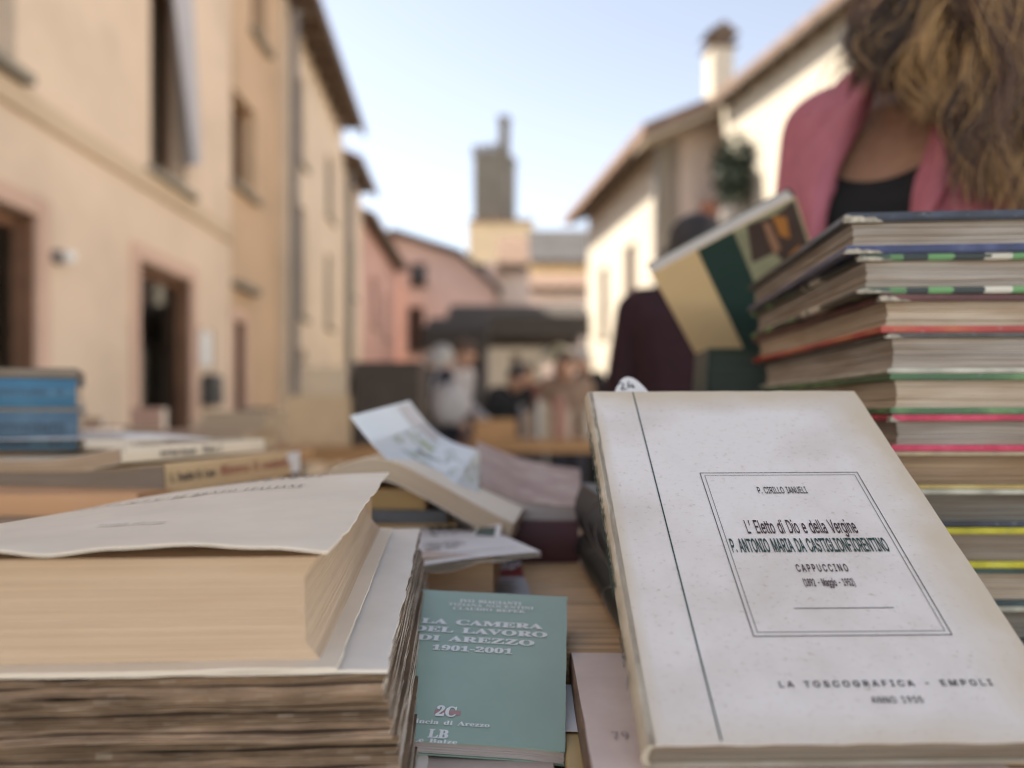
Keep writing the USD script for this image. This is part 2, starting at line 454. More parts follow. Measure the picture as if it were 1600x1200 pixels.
peach = plaster('plaster_peach', srgb(226, 200, 174)); tan = plaster('plaster_tan', srgb(204, 172, 140)); cream = plaster('plaster_cream', srgb(226, 203, 176))
pink = plaster('plaster_pink', srgb(220, 186, 168)); redpink = plaster('plaster_red_pink', srgb(205, 162, 146)); white_wall = plaster('plaster_white', srgb(196, 186, 168))
beige = plaster('plaster_beige', srgb(198, 174, 142)); mauve = plaster('plaster_mauve', srgb(222, 200, 184)); ochre = plaster('plaster_ochre', srgb(196, 166, 122))
tower_stone = mat('tower_stone', srgb(100, 92, 82), 0.9, 0.25, 1.2, 0.3, bscale=8)
surround = plaster('surround_pink', srgb(214, 178, 156)); sill_m = plaster('sill_grey', srgb(150, 140, 125)); band_m = plaster('band_beige', srgb(208, 182, 152))
soffit = mat('soffit_brown', (0.14, 0.10, 0.07), 0.8, 0.3, 3.0); tile = mat('roof_tile', (0.24, 0.15, 0.10), 0.85, 0.4, 4.0, 0.3)
tile_grey = mat('roof_tile_grey', (0.10, 0.09, 0.085), 0.85, 0.4, 2.0, 0.3)
shutter_m = mat('shutter_brown', (0.13, 0.09, 0.075), 0.6, 0.2, 5.0); frame_brown = mat('frame_brown', (0.16, 0.075, 0.04), 0.6, 0.25, 5.0); metal_grey = mat('metal_grey', (0.24, 0.21, 0.19), 0.5, 0.2, 6.0)
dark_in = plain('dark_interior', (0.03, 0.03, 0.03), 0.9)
pane_m = usdkit.material(stage, '/World/Looks/window_pane', {
    'f': ('layer_weight', {'blend': .5}), 'pw': ('math', {'math_type': 'power', 'value2': 4.0}), 'ma': ('math', {'math_type': 'multiply_add', 'value2': .55, 'value3': .05}), 't': ('transparent_bsdf', {'color': (0.75, 0.78, 0.76)}), 'gl': ('glossy_bsdf', {'roughness': 0.04, 'color': (0.9, 0.9, 0.9)}), 'm': ('mix_closure', {})},
    [('f.facing', 'pw.value1'), ('pw.value', 'ma.value1'), ('ma.value', 'm.fac'), ('t.BSDF', 'm.closure1'), ('gl.BSDF', 'm.closure2')], surface='m.closure')


reflection_m = mat('door_reflection', (.34, .325, .285), .7, .5, 6.5, c2=(.62, .6, .54))  # mottled grey painted to stand in for reflections in the door glass


def house(name, label, o, d, length, top, wall, openings=(), depth=6.0, thick=0.4, eave=0.5, roof=tile, rise=1.4, sil=sill_m, band=None, roof_on=True, profile=None, body=True, wall_label=None):
    """A house whose facade starts at the foot o and runs along d; it faces right of d turned down (d x up). openings: (u0, u1, z0, z1, kind). top: eave height."""
    d = unit(V(d[0], d[1], 0)); n = np.cross(d, UP); o = V(o[0], o[1], 0)
    th = thing(name, label, 'house', o + d * length / 2)
    fm = lambda m: frame_mesh(m, o, d, UP, n)
    prof = profile or [(0, 0), (length, 0), (length, top), (0, top)]
    poly = shapely.Polygon(prof)
    for a, b, c, e, k in openings:
        poly = poly.difference(shapely.box(a, c, b, e))
    part(th, 'wall', fm(prism(poly, -thick, 0)), wall)
    if body:   # the rooms behind: party walls and the back
        mx = (min(p[1] for p in prof if p[1] > 0) if not profile else max(o[3] for o in openings) + .1) - 0.02
        part(th, 'back_wall', fm(join(cbox(0, 0.3, 0, mx, -depth, -thick - 0.003, 0.01), cbox(length - 0.3, length, 0, mx, -depth, -thick - 0.003, 0.01), cbox(0.303, length - 0.303, 0, mx, -depth, -depth + 0.3, 0.01))), wall)
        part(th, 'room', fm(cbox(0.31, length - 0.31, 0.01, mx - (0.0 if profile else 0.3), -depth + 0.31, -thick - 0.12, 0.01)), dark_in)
    for a, b, c, e, k in openings:
        if k in ('window', 'curtained'):
            w = part(th, 'window', fm(join(cbox(a + .003, a + .06, c + .003, e - .003, -.24, -.17, .004), cbox(b - .06, b - .003, c + .003, e - .003, -.24, -.17, .004), cbox(a + .063, b - .063, c + .003, c + .06, -.238, -.172, .004),
                                           cbox(a + .063, b - .063, e - .06, e - .003, -.238, -.172, .004), cbox((a + b) / 2 - .03, (a + b) / 2 + .03, c + .063, e - .063, -.236, -.174, .004))), frame_brown)
            part(w, 'pane', fm(cbox(a + .06, b - .06, c + .06, e - .06, -.212, -.204, .001)), pane_m)
            part(th, 'sill', fm(cbox(a - .08, b + .08, c - .07, c - .002, -.2, .09, .01)), sil)
        elif k == 'shutter':
            w = part(th, 'shutter', fm(join(*[cbox(a + .01, b - .01, z, z + .045, -.1, -.06, .006) for z in np.arange(c + .03, e - .05, .06)])), shutter_m)
            part(th, 'sill', fm(cbox(a - .06, b + .06, c - .06, c - .002, -.2, .07, .01)), sil)
        elif k == 'door':
            s = .13
            part(th, 'door_surround', fm(join(cbox(a - s, a - .001, c + .002, e + s, -.05, .025, .004), cbox(b + .001, b + s, c + .002, e + s, -.05, .025, .004), cbox(a, b, e + .001, e + s, -.05, .022, .004))), surround)
            w = part(th, 'door', fm(join(cbox(a + .004, a + .06, c + .002, e - .004, -.15, -.09, .004), cbox(b - .06, b - .004, c + .002, e - .004, -.15, -.09, .004), cbox(a + .063, b - .063, c + .002, c + .25, -.148, -.092, .004), cbox(a + .063, b - .063, e - .10, e - .004, -.148, -.092, .004))), frame_brown)
            part(w, 'pane', fm(cbox(a + .06, b - .06, c + .25, e - .1, -.124, -.116, .001)), pane_m)
            part(w, 'reflection_panel', fm(cbox(a + .02, b - .02, c + .2, e - .05, -.185, -.175, .001)), reflection_m)  # added panel behind the pane, carries the painted glass reflections
            part(th, 'door_lining', fm(cbox(b - .05, b - .002, c + .003, e - .003, -.262, -.004, .003)), frame_brown)
            part(w, 'reflection_panel', fm(cbox(a + .02, b - .02, c + .2, e - .05, -.185, -.175, .001)), reflection_m)
            part(th, 'door_lining', fm(cbox(a + .002, a + .05, c + .003, e - .003, -.086, -.004, .003)), frame_brown)
    if band:
        part(th, 'string_course', fm(cbox(0.02, length - .02, band - .09, band + .07, -.1, .035, .01)), band_m)
    if roof_on and not profile:
        sl = prism([(eave, top - .04), (eave, top + .06), (-depth / 2, top + rise + .08), (-depth - .3, top - .04), (-depth - .3, top - .16), (-depth / 2, top + rise - .06)], 0, length)
        v, f = sl
        v = v[:, [2, 1, 0]]
        part(th, 'roof', fm((v, f[:, ::-1])), roof)
        part(th, 'gutter', fm(cbox(0.01, length - .01, top - .16, top - .045, eave - .07, eave + .03, .03)), soffit)
        for i, uu in enumerate(np.arange(.2, length - .1, .55)):
            part(th, 'rafter', fm(cbox(uu, uu + .1, top - .17, top - .05, .002, eave - .08, .01)), soffit)
    return th, fm


B1, fm1 = house('peach_house', 'peach plastered house at the left edge with tall window, laundry and glazed doors', (-3.1, -2.0), (0, 1), 10.85, 6.4, peach,
                [(5.2, 7.23, 0, 2.3, 'door'), (8.66, 9.76, 0, 2.3, 'door'), (5.2, 7.02, 3.16, 4.9, 'window'), (8.89, 9.66, 3.13, 4.95, 'window'), (1.5, 2.5, 0, 2.3, 'door')], band=3.0)
B2, fm2 = house('tan_house', 'narrow tan house with small dark windows beside the peach house', (-3.16, 8.86), (0, 1), 2.08, 7.2, tan,
                [(0.22, 1.03, 3.66, 4.72, 'window'), (0.25, 0.62, 0, 2.1, 'door'), (0.9, 1.5, 5.7, 6.6, 'window')])
part(B2, 'ledge', fm2(cbox(.2, .95, 2.46, 2.54, -.1, .12, .01)), sill_m)
B3, fm3 = house('cream_house', 'cream house under a deep dark eave with columns of narrow shutters', (-3.1, 11.0), (-0.058, 1), 5.15, 6.76, cream,
                [(.75, 1.35, 4.8, 6.1, 'shutter'), (.85, 1.4, 2.5, 4.15, 'shutter'), (.8, 1.4, .2, 2.0, 'window'), (3.3, 4.0, 4.6, 5.7, 'shutter'), (3.2, 3.8, 2.6, 3.9, 'shutter'), (3.3, 4.0, 0.2, 1.9, 'window')], eave=.45)
part(B3, 'downpipe', fm3(cyl((.12, .2, .1), (.12, 6.6, .1), .06)), metal_grey)
B3b, fm3b = house('low_cream_house', 'lower cream house between the deep eave and the pink houses', (-3.42, 16.25), (-0.04, 1), 2.5, 6.2, cream, [(.9, 1.6, 3.6, 4.8, 'shutter'), (.9, 1.6, 1.2, 2.3, 'window')], eave=.4)
part(B3b, 'downpipe', fm3b(cyl((.3, .2, .1), (.3, 6.1, .1), .07)), metal_grey)
B4, _ = house('red_pink_house', 'reddish pink house further down on the left', (-3.52, 18.8), (-0.02, 1), 6.6, 5.7, redpink, [(1.6, 2.5, 3.3, 4.6, 'window'), (3.8, 4.6, 3.2, 4.5, 'window')], eave=.35)
B5, fm5 = house('pale_pink_house', 'pale pink house closing the street with a small upper window', (-4.1, 26.0), (1, 0), 3.55, 6.0, pink,
                [(.78, 1.34, 5.2, 5.95, 'window'), (.7, 1.25, 3.05, 4.55, 'window')], profile=[(0, 0), (3.55, 0), (3.55, 5.1), (2.4, 6.15), (.3, 6.85), (0, 6.6)], depth=5)
v, f = prism([(-.2, 6.55), (.3, 6.87), (2.45, 6.17), (3.75, 4.98), (3.75, 5.1), (2.5, 6.32), (.3, 7.02), (-.2, 6.7)], -5.2, .4)
part(B5, 'roof', fm5((v, f)), tile_grey)
B5b, fm5b = house('brown_house', 'shaded brown house front right of the pale pink house', (-.52, 27.0), (1, 0), 1.1, 6.0, mauve, [(.25, .7, 3.5, 4.5, 'window')], depth=4)
B6, fm6 = house('beige_block', 'beige plastered block at the foot of the stone tower', (-3.3, 60), (1, 0), 4.95, 15.6, beige, [(2.5, 3.2, 11.2, 12.2, 'window')], depth=9, eave=.3, rise=.6)
tw = thing('stone_tower', 'tall grey stone tower with a thin turret at the end of the street', 'tower', (-1.3, 64, 0))
Tm = trimesh.transformations.rotation_matrix(math.radians(-16), [0, 0, 1], [-1.3, 64, 0])


def rot(m, T):
    v, f, _ = meshkit.arrays(m)
    return trimesh.transform_points(v, T), f


part(tw, 'shaft', rot(cbox(-2.7, .0, 62.6, 65.4, 0, 21.6, .05), Tm), tower_stone)
part(tw, 'parapet', rot(join(*[cbox(-2.78 + .5 * i, -2.78 + .5 * i + .34, 62.5, 62.8, 21.61, 22.2, .03) for i in range(5)], cbox(-2.8, .1, 62.52, 65.5, 21.3, 21.6, .03)), Tm), tower_stone)
part(tw, 'turret', rot(join(cbox(-.62, .06, 62.55, 63.4, 21.6, 24.0, .04), cbox(-.7, .14, 62.47, 63.48, 24.0, 24.3, .04)), Tm), tower_stone)
B7, fm7 = house('ochre_house', 'ochre house with a dark hipped roof right of the tower', (.95, 44), (1, 0), 4.0, 9.4, ochre, [(.6, 1.4, 6.6, 7.6, 'window'), (2.2, 2.9, 6.6, 7.6, 'window')], depth=6, rise=2.4, roof=tile_grey, eave=.4)
B8, fm8 = house('dim_house', 'low dusky house with a grey awning below the ochre house', (.6, 33), (1, 0), 4.2, 6.2, mauve, [(.7, 1.5, 3.6, 4.6, 'window'), (2.4, 3.1, 3.6, 4.6, 'window')], depth=5, rise=1.0)
B9, fm9 = house('white_low_house', 'low white plastered front with one small dark window behind the stalls', (-.75, 22), (1, 0), 1.6, 3.2, white_wall, [(.72, .98, 2.02, 2.7, 'window')], depth=3, rise=.5, eave=.2)

# right side of the street
d2 = V(-.1457, 1, 0)
B11, fm11 = house('white_gable_house', 'white sunlit house on the right with grey gable end and chimney', tuple((V(2.75, 15, 0) + unit(d2) * 5.6)[:2]), tuple(-d2[:2]), 5.6, 6.2, white_wall,
                  [(3.3, 4.1, 2.9, 4.6, 'shutter'), (1.2, 1.9, 2.9, 4.5, 'shutter')], roof_on=False, body=False)
n2 = unit(np.cross(-unit(d2), UP)); e2 = unit(np.cross(UP, n2))          # n2 faces the street
c0 = V(2.75, 15, 0); gx = -n2                                            # gable front runs away from the street
gpoly = [(0.003, 0), (5.6, 0), (5.6, 7.4), (2.8, 7.4 - .02), (0.003, 6.2)]
gw = shapely.Polygon([(0.003, 0), (5.6, 0), (5.6, 6.2), (2.8, 7.35), (0.003, 6.2)]).difference(shapely.box(.78, 3.6, 1.3, 5.0))
gn = unit(np.cross(gx, UP))
part(B11, 'gable_wall', frame_mesh(prism(gw, -.4, 0), c0, gx, UP, gn), mauve, label='shaded grey pink gable wall')
wi = part(B11, 'window', frame_mesh(join(cbox(.783, .83, 3.603, 4.997, -.2, -.14, .004), cbox(1.25, 1.297, 3.603, 4.997, -.2, -.14, .004)), c0, gx, UP, gn), frame_brown)
part(wi, 'pane', frame_mesh(cbox(.82, 1.26, 3.61, 4.99, -.18, -.172, .001), c0, gx, UP, gn), pane_m)
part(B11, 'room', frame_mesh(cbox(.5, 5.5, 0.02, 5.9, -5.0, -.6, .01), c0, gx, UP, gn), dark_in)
for s, nm in ((1, 'roof'), (-1, 'roof')):
    rp = [(-.55, 5.96), (2.8, 7.42), (2.8, 7.62), (-.55, 6.16)] if s > 0 else [(2.803, 7.42), (6.1, 5.96), (6.1, 6.16), (2.803, 7.62)]
    part(B11, nm, frame_mesh(prism(rp, -6.1, .75), c0, gx, UP, gn), tile)
part(B11, 'verge_board', frame_mesh(prism([(-.5, 5.86), (2.8, 7.30), (2.8, 7.41), (-.5, 5.95)], -.0, .72), c0, gx, UP, gn), mat('verge', srgb(176, 160, 140), 0.8, .1, 3.0))
for i, s in enumerate(np.arange(-.1, -6.0, -.6)):
    part(B11, 'rafter', frame_mesh(prism([(-.5, 5.84), (-.002, 6.06), (-.002, 6.16), (-.5, 5.95)], s - .1, s), c0, gx, UP, gn), soffit)
part(B11, 'downpipe', frame_mesh(cyl((-.09, .2, .1), (-.09, 6.0, .1), .06), c0, gx, UP, gn), metal_grey)
chx = frame_mesh(join(cbox(1.35, 1.8, 6.6, 8.35, -1.2, -.75, .02)), c0, gx, UP, gn)
part(B11, 'chimney', chx, white_wall)
part(B11, 'chimney_cap', frame_mesh(join(cbox(1.28, 1.87, 8.36, 8.42, -1.27, -.68, .01), cbox(1.38, 1.77, 8.42, 8.62, -1.17, -.78, .02), prism([(1.25, 8.62), (1.9, 8.62), (1.575, 8.85)], -1.25, -.7)), c0, gx, UP, gn), soffit)

w0 = V(3.73, 14.2, 0); w1 = V(3.73 + 11.2 * .2306, 3.0, 0)
B10, fm10 = house('white_right_house', 'long cream white sunlit house along the right of the street', tuple(w0[:2]), tuple((w1 - w0)[:2]), float(np.linalg.norm(w1 - w0)), 6.55, white_wall,
                  [(4.2, 5.1, 3.1, 4.7, 'shutter'), (7.3, 8.2, 3.1, 4.7, 'shutter'), (5.5, 6.6, 0, 2.3, 'door')], eave=.25)

# the plant at the gable window
rg = np.random.default_rng(5)
gn0 = gn; gn = unit(V(-1, -.23, 0)); pc = V(3.70, 13.35, 5.05)
lv, lf = [], []
for i in range(560):
    q = rg.normal(size=3); q = q / np.linalg.norm(q) * rg.random() ** .5
    c = pc + V(q[0] * .40, q[1] * .34, q[2] * .66)
    a = rg.normal(size=3); a /= np.linalg.norm(a); b = np.cross(a, rg.normal(size=3)); b /= np.linalg.norm(b)
    k = .06 + .05 * rg.random()
    lf.append([len(lv), len(lv) + 1, len(lv) + 2]); lf.append([len(lv), len(lv) + 2, len(lv) + 3])
    lv += [c - a * k, c + b * k * .5, c + a * k, c - b * k * .5]
pl = thing('hanging_plant', 'dark green bushy plant hanging on the corner of the white right house', 'plant', pc - UP * .6)
leaf = mat('leaf_dark', (0.028, 0.042, 0.024), 0.6, 0.4, 6.0)
part(pl, 'foliage', (np.array(lv), np.array(lf)), leaf, kind='stuff')
part(pl, 'bracket', join(cyl(pc - gn * .2 - UP * .62, pc + gn * .12 - UP * .62, .02)), metal_grey)
bas = trimesh.creation.cylinder(.2, .24, sections=16)
part(pl, 'pot', (np.array(bas.vertices) + pc + gn * .06 - UP * .74, np.array(bas.faces)), metal_grey)
mat('terracotta', srgb(200, 140, 112), .8, .15, 6.0)
gn = gn0
po = thing('wall_pot', 'terracotta pot on a bracket low on the grey gable', 'pot', c0 + gx * .92 + UP * 4.62 + gn * .2)
pz = c0 + gx * .92 + UP * 4.62 + gn * .2
b = trimesh.creation.revolve([(0.001, 0), (.11, 0), (.17, .26), (.19, .26), (.19, .32), (.15, .32), (.13, .06), (.001, .06)], sections=18)
part(po, 'pot', (np.array(b.vertices) + pz, np.array(b.faces)), MATS['terracotta'])
part(po, 'bracket', cyl(pz - UP * .02 - gn * .2, pz - UP * .02 + gn * .1, .018), metal_grey)

# things on the left wall
L = V(-3.1, 5.45, 1 + 250 * 5.42 / F)
lampw = thing('wall_lamp', 'small round white lamp on the peach wall between the doors', 'lamp', L)
s = trimesh.creation.icosphere(3, .042)
part(lampw, 'globe', (np.array(s.vertices) + L + V(.1, 0, 0), np.array(s.faces)), plain('opal_glass', (.85, .83, .78), .3), smooth=True)
part(lampw, 'bracket', join(cyl(L + V(.0, 0, 0), L + V(.045, 0, 0), .05), cyl(L + V(.04, 0, 0), L + V(.06, 0, 0), .03)), metal_grey)
Lm = V(-3.1, 8.1, 0)
mbx = thing('letter_box', 'dark letter box on the peach wall right of the glazed door', 'letter box', Lm + V(.08, 0, 1.02))
part(mbx, 'body', cbox(-3.098, -2.95, 7.98, 8.24, 1.1, 1.42, .03), plain('letter_box_dark', (.05, .045, .04), .5))
part(mbx, 'flap', cbox(-2.949, -2.94, 8.02, 8.2, 1.32, 1.36, .003), metal_grey)
nt = thing('notice_board', 'pale paper notice in a thin frame above the letter box', 'notice', V(-3.09, 8.1, 1.5))
part(nt, 'sheet', cbox(-3.098, -3.085, 7.95, 8.25, 1.5, 1.85, .003), paper_white)
part(nt, 'frame_strip', cbox(-3.098, -3.075, 7.92, 7.948, 1.47, 1.88, .003), metal_grey)
part(nt, 'frame_strip', cbox(-3.098, -3.075, 8.252, 8.28, 1.47, 1.88, .003), metal_grey)
# laundry hanging from the tall window
sh = lambda u, v: np.stack([-3.02 + .06 * np.sin(np.asarray(u) * 9 + 1.5) + .05 * np.asarray(v), 6.93 + .70 * np.asarray(u) * (1 - .62 * np.asarray(v)) + .42 * np.asarray(v) , 5.0 - 1.72 * np.asarray(v) + .12 * np.asarray(u)], -1)
v, f, st = sheet(sh, .004, 24, 24, V(1, 0, 0))
cl = thing('hanging_cloth', 'grey white cloth hanging from the tall window of the peach house', 'cloth', V(-3.0, 7.2, 3.2))
part(cl, 'cloth', (v, f), mat('cloth_grey', srgb(190, 184, 184), .9, .06, 5.0), smooth=True, uv=st)
part(cl, 'rod', cyl((-3.09, 6.85, 5.02), (-2.95, 7.75, 5.15), .012), metal_grey)

# ------------------------------------------------------------------ the far market: canopies, tables, crates
fabric = mat('canopy_fabric', (0.07, 0.058, 0.048), .9, .15, 3.0)
cn = thing('stall_canopy', 'long dark brown canopy over the far stalls', 'canopy', (.05, 12.4, 0))
v, f = prism([(0, 2.18), (0, 2.5), (.9, 2.78), (1.8, 2.5), (1.8, 2.18), (1.78, 2.18), (1.78, 2.48), (.9, 2.74), (.02, 2.48), (.02, 2.18)], 0, 2.15)
part(cn, 'cover', (np.stack([v[:, 2] - .98, v[:, 0] + 12, v[:, 1]], -1), f[:, ::-1]), fabric)
for x in (-.94, 1.12):
    for y in (12.06, 13.72):
        part(cn, 'post', cyl((x, y, 0), (x, y, 2.55), .025), metal_grey)
part(cn, 'side_curtain', cbox(-.975, -.45, 13.0, 13.03, .2, 2.2, .01), fabric)
cn2 = thing('stall_canopy', 'small dark lean-to canopy left of the long one', 'canopy', (-.95, 9.6, 0))
v, f = prism([(0, 1.75), (0, 2.0), (.8, 2.22), (1.2, 2.1), (1.2, 2.04), (.8, 2.16), (.02, 1.95), (.02, 1.75)], 0, .75)
part(cn2, 'cover', (np.stack([v[:, 2] - 1.02, v[:, 0] + 9.2, v[:, 1]], -1), f[:, ::-1]), mat('canopy_umber', (.05, .04, .034), .9, .2, 3.0))
for x in (-1.0, -.29):
    part(cn2, 'post', cyl((x, 9.24, 0), (x, 9.24, 1.98), .025), metal_grey)
part(cn2, 'back_cloth', cbox(-1.0, -.3, 10.3, 10.32, .3, 2.05, .005), MATS['canopy_umber'])
us = thing('parasol', 'round off white parasol at the far stalls', 'parasol', (.8, 13.9, 0))
b = trimesh.creation.revolve([(0.01, 2.36), (.36, 1.98), (.37, 1.95), (.02, 2.33)], sections=16)
part(us, 'canopy', (np.array(b.vertices) + V(.8, 13.9, 0), np.array(b.faces)), plain('parasol_white', (.75, .74, .62), .8))
part(us, 'pole', cyl((.8, 13.9, 0), (.8, 13.9, 2.34), .02), metal_grey)


def table(label, x0, x1, y0, y1, z, n, m=wood_orange, apron=.05):
    t = thing('market_table', label, 'table', ((x0 + x1) / 2, (y0 + y1) / 2, 0))
    w = (y1 - y0) / n
    for i in range(n):
        part(t, 'plank', cbox(x0, x1, y0 + i * w + .001, y0 + (i + 1) * w - .001, z - .025 - .0007 * (i % 2), z - .0007 * (i % 2), .002), m)
    part(t, 'apron', cbox(x0 + .02, x1 - .02, y0 + .012, y0 + .035, z - .027 - apron, z - .027, .002), m)
    for a in (x0 + .05, x1 - .05):
        for b in (y0 + .07, y1 - .05):
            part(t, 'leg', cbox(a - .025, a + .025, b - .025, b + .025, 0, z - .028, .004), wood_dark)
    return t


table('far orange wood table with crates of books under the canopy', -.27, 1.75, 5.0, 5.9, .85, 6)
table('left back table with cartons in front of the cream house', -2.4, -.42, 3.9, 4.7, .85, 5)
table('left middle table of blurred books along the peach house', -2.3, -.62, 1.75, 2.5, .9, 5)


def crate(label, x0, x1, y0, y1, z0, z1, m, name='book_crate'):
    c = thing(name, label, 'crate', ((x0 + x1) / 2, (y0 + y1) / 2, z0))
    t = .012
    part(c, 'side_panel', cbox(x0, x1, y0, y0 + t, z0, z1, .002), m); part(c, 'side_panel', cbox(x0, x1, y1 - t, y1, z0, z1, .002), m)
    part(c, 'side_panel', cbox(x0, x0 + t, y0 + t + .001, y1 - t - .001, z0, z1, .002), m); part(c, 'side_panel', cbox(x1 - t, x1, y0 + t + .001, y1 - t - .001, z0, z1, .002), m)
    part(c, 'bottom_panel', cbox(x0 + t + .001, x1 - t - .001, y0 + t + .001, y1 - t - .001, z0 + .001, z0 + .012, .001), m)


crate('tan carton next to the dark crate on the back table', -1.12, -.80, 3.95, 4.3, .851, 1.10, carton, 'carton')
crate('pale carton on top of the tan carton', -1.05, -.82, 4.0, 4.26, 1.101, 1.24, mat('carton_pale', (.56, .42, .28), .8, .1, 7.0), 'carton')
crate('large dark brown crate at the end of the back table', -.79, -.46, 4.0, 4.4, .851, 1.27, mat('crate_dark', (.06, .042, .03), .8, .3, 6.0))
palette = [(0.30, .20, .13), (.45, .33, .22), (.5, .42, .33), (.16, .12, .1), (.4, .24, .18), (.52, .47, .4), (.22, .2, .2), (.35, .15, .1), (.5, .36, .25)]
far_cov = [mat(f'far_cover_{"abcdefghi"[i]}', c, .6, .15, 9.0) for i, c in enumerate(palette)]


def simple_book(name, label, x0, x1, y0, y1, z0, z1, m, axis, group=None, leaves=None):
    """A far book: cover wrapped round a block of leaves; axis: the thin direction."""
    th = thing(name, label, 'book', ((x0 + x1) / 2, (y0 + y1) / 2, z0), group)
    lo, hi = [x0, y0, z0], [x1, y1, z1]
    t = min(.003, (hi[axis] - lo[axis]) / 5)
    a, b = list(hi), list(lo); a[axis] = lo[axis] + t; b[axis] = hi[axis] - t
    part(th, 'cover', join(cbox(lo[0], a[0], lo[1], a[1], lo[2], a[2], .0005), cbox(b[0], hi[0], b[1], hi[1], b[2], hi[2], .0005)), m)
    q0 = [lo[i] + (.002 if i != axis else t + .0002) for i in range(3)]; q1 = [hi[i] - (.002 if i != axis else t + .0002) for i in range(3)]
    if axis == 0:
        part(th, 'spine', cbox(x0, x1, y0 - .002, y0 - .0002, z0, z1, .0005), m)
    part(th, 'page_block', cbox(q0[0], q1[0], q0[1] + .001, q1[1], q0[2], q1[2], .0004), leaves or paper_old)


# upright books in rows on the far table, and flat ones on the middle table
r = np.random.default_rng(11)
x = .05; k = 0
while x < 1.6:
    w = .02 + .03 * r.random(); h = .17 + .11 * r.random()
    simple_book('standing_book', 'book standing on edge in the row along the far orange table', x, x + w, 5.1 + .05 * r.random(), 5.32, .851, .851 + h, far_cov[r.integers(9)], 0, 'books standing in the row on the far orange table')
    x += w + .002 + (.05 if r.random() < .12 else 0)
crate('reddish wooden crate of books at the left end of the far table', -.24, .03, 5.05, 5.4, .851, .98, wood_orange)
mids = [(-1.62, -1.36, 1.85, 2.05, .06, 1, 'orange brown thick book lying on the middle table'), (-1.34, -1.2, 1.85, 2.02, .03, 5, 'pale flat book lying beside the orange brown book'),
        (-1.18, -.86, 1.8, 2.0, .055, 5, 'white boxed set lying on the middle table'), (-.84, -.66, 1.8, 2.05, .04, 2, 'beige book at the right end of the middle table'),
        (-2.2, -1.66, 1.85, 2.1, .05, 0, 'brown ledger lying far left on the middle table'), (-1.5, -1.05, 2.1, 2.4, .07, 8, 'broad tan volume at the back of the middle table'), (-1.0, -.7, 2.1, 2.4, .06, 4, 'reddish volume at the back of the middle table')]
for x0, x1, y0, y1, h, c, lb in mids:
    simple_book('lying_book', lb, x0, x1, y0, y1, .9003, .9 + h, far_cov[c] if c != 1 else wood_orange, 2, leaves=mat('leaves_tan', (.42, .32, .21), .9, .25, 40.0, stretch=(1, 1, 12)) if c != 5 else None)
piles = [(-1.30, 1.86, .22, .16, (2, 6, 0), 'low pile beside the orange brown book'), (-.86, 2.2, .18, .2, (4, 1), 'pile at the right rear of the middle table'), (-1.95, 2.15, .2, .2, (8, 3, 2), 'pile at the left rear of the middle table')]
ords = ('bottom', 'second', 'third', 'topmost')
for px_, py_, w_, l_, cs, lb in piles:
    z_ = .9305 if 'orange' in lb else (.9605 if 'right' in lb else .9003)
    for i_, c_ in enumerate(cs):
        h_ = .022 + .008 * ((i_ * 5 + c_) % 3)
        e_ = .012 * ((i_ * 7 + c_) % 3 - 1)
        simple_book('piled_book', f'{ords[i_] if i_ < len(cs) - 1 else "topmost"} blurred book of the {lb}', px_ + e_, px_ + w_ + e_ * .5, py_, py_ + l_, z_, z_ + h_, far_cov[c_], 2, leaves=mat('leaves_tan', (.42, .32, .21), .9, .25, 40.0, stretch=(1, 1, 12)))
        z_ += h_ + .0005
for i_, (x_, c_) in enumerate(((-2.2, 0), (-1.9, 4), (-1.6, 8), (-1.35, 3))):
    simple_book('upright_book', f'{("broad brown", "reddish", "wide beige", "dark slim")[i_]} book propped upright on the left back table', x_, x_ + .16, 4.0, 4.06, .851, .99 + .05 * (i_ % 2), far_cov[c_], 1)
simple_book('lying_book', 'small dark red book on the white boxed set', -1.0, -.93, 1.81, 1.93, .9555, .975, plain('red_cloth', (.2, .03, .03)), 2)
# ------------------------------------------------------------------ the near table and its boards
TZ = .828
nt_ = thing('market_table', 'near wooden market table that carries all the books in front', 'table', (-.2, .35, 0))
for i in range(11):
    part(nt_, 'plank', cbox(-1.5, 1.0, -.3 + i * .12 + .001, -.3 + (i + 1) * .12 - .001, TZ - .03 - .0006 * (i % 2), TZ - .0006 * (i % 2), .002), wood)
for a in (-1.44, .94):
    for b in (-.24, .96):
        part(nt_, 'leg', cbox(a - .03, a + .03, b - .03, b + .03, 0, TZ - .032, .004), wood_dark)
for lb, x0, x1, y0, y1 in (('front wooden board between the green book and the black volumes', -.04, .225, .478, .683), ('rear wooden board under the dark red book', -.04, .30, .687, .99),
                           ('left wooden board under the heap of paperbacks', -.78, -.046, .60, .99)):
    solo('wooden_board', lb, 'board', cbox(x0, x1, y0, y1, TZ + .0005, .860, .0015), wood)

# ------------------------------------------------------------------ the tall stack of encyclopedias on the right
SY = .56


def zpx(y, Y=SY):
    return 1 + (HZ - y) / F * Y


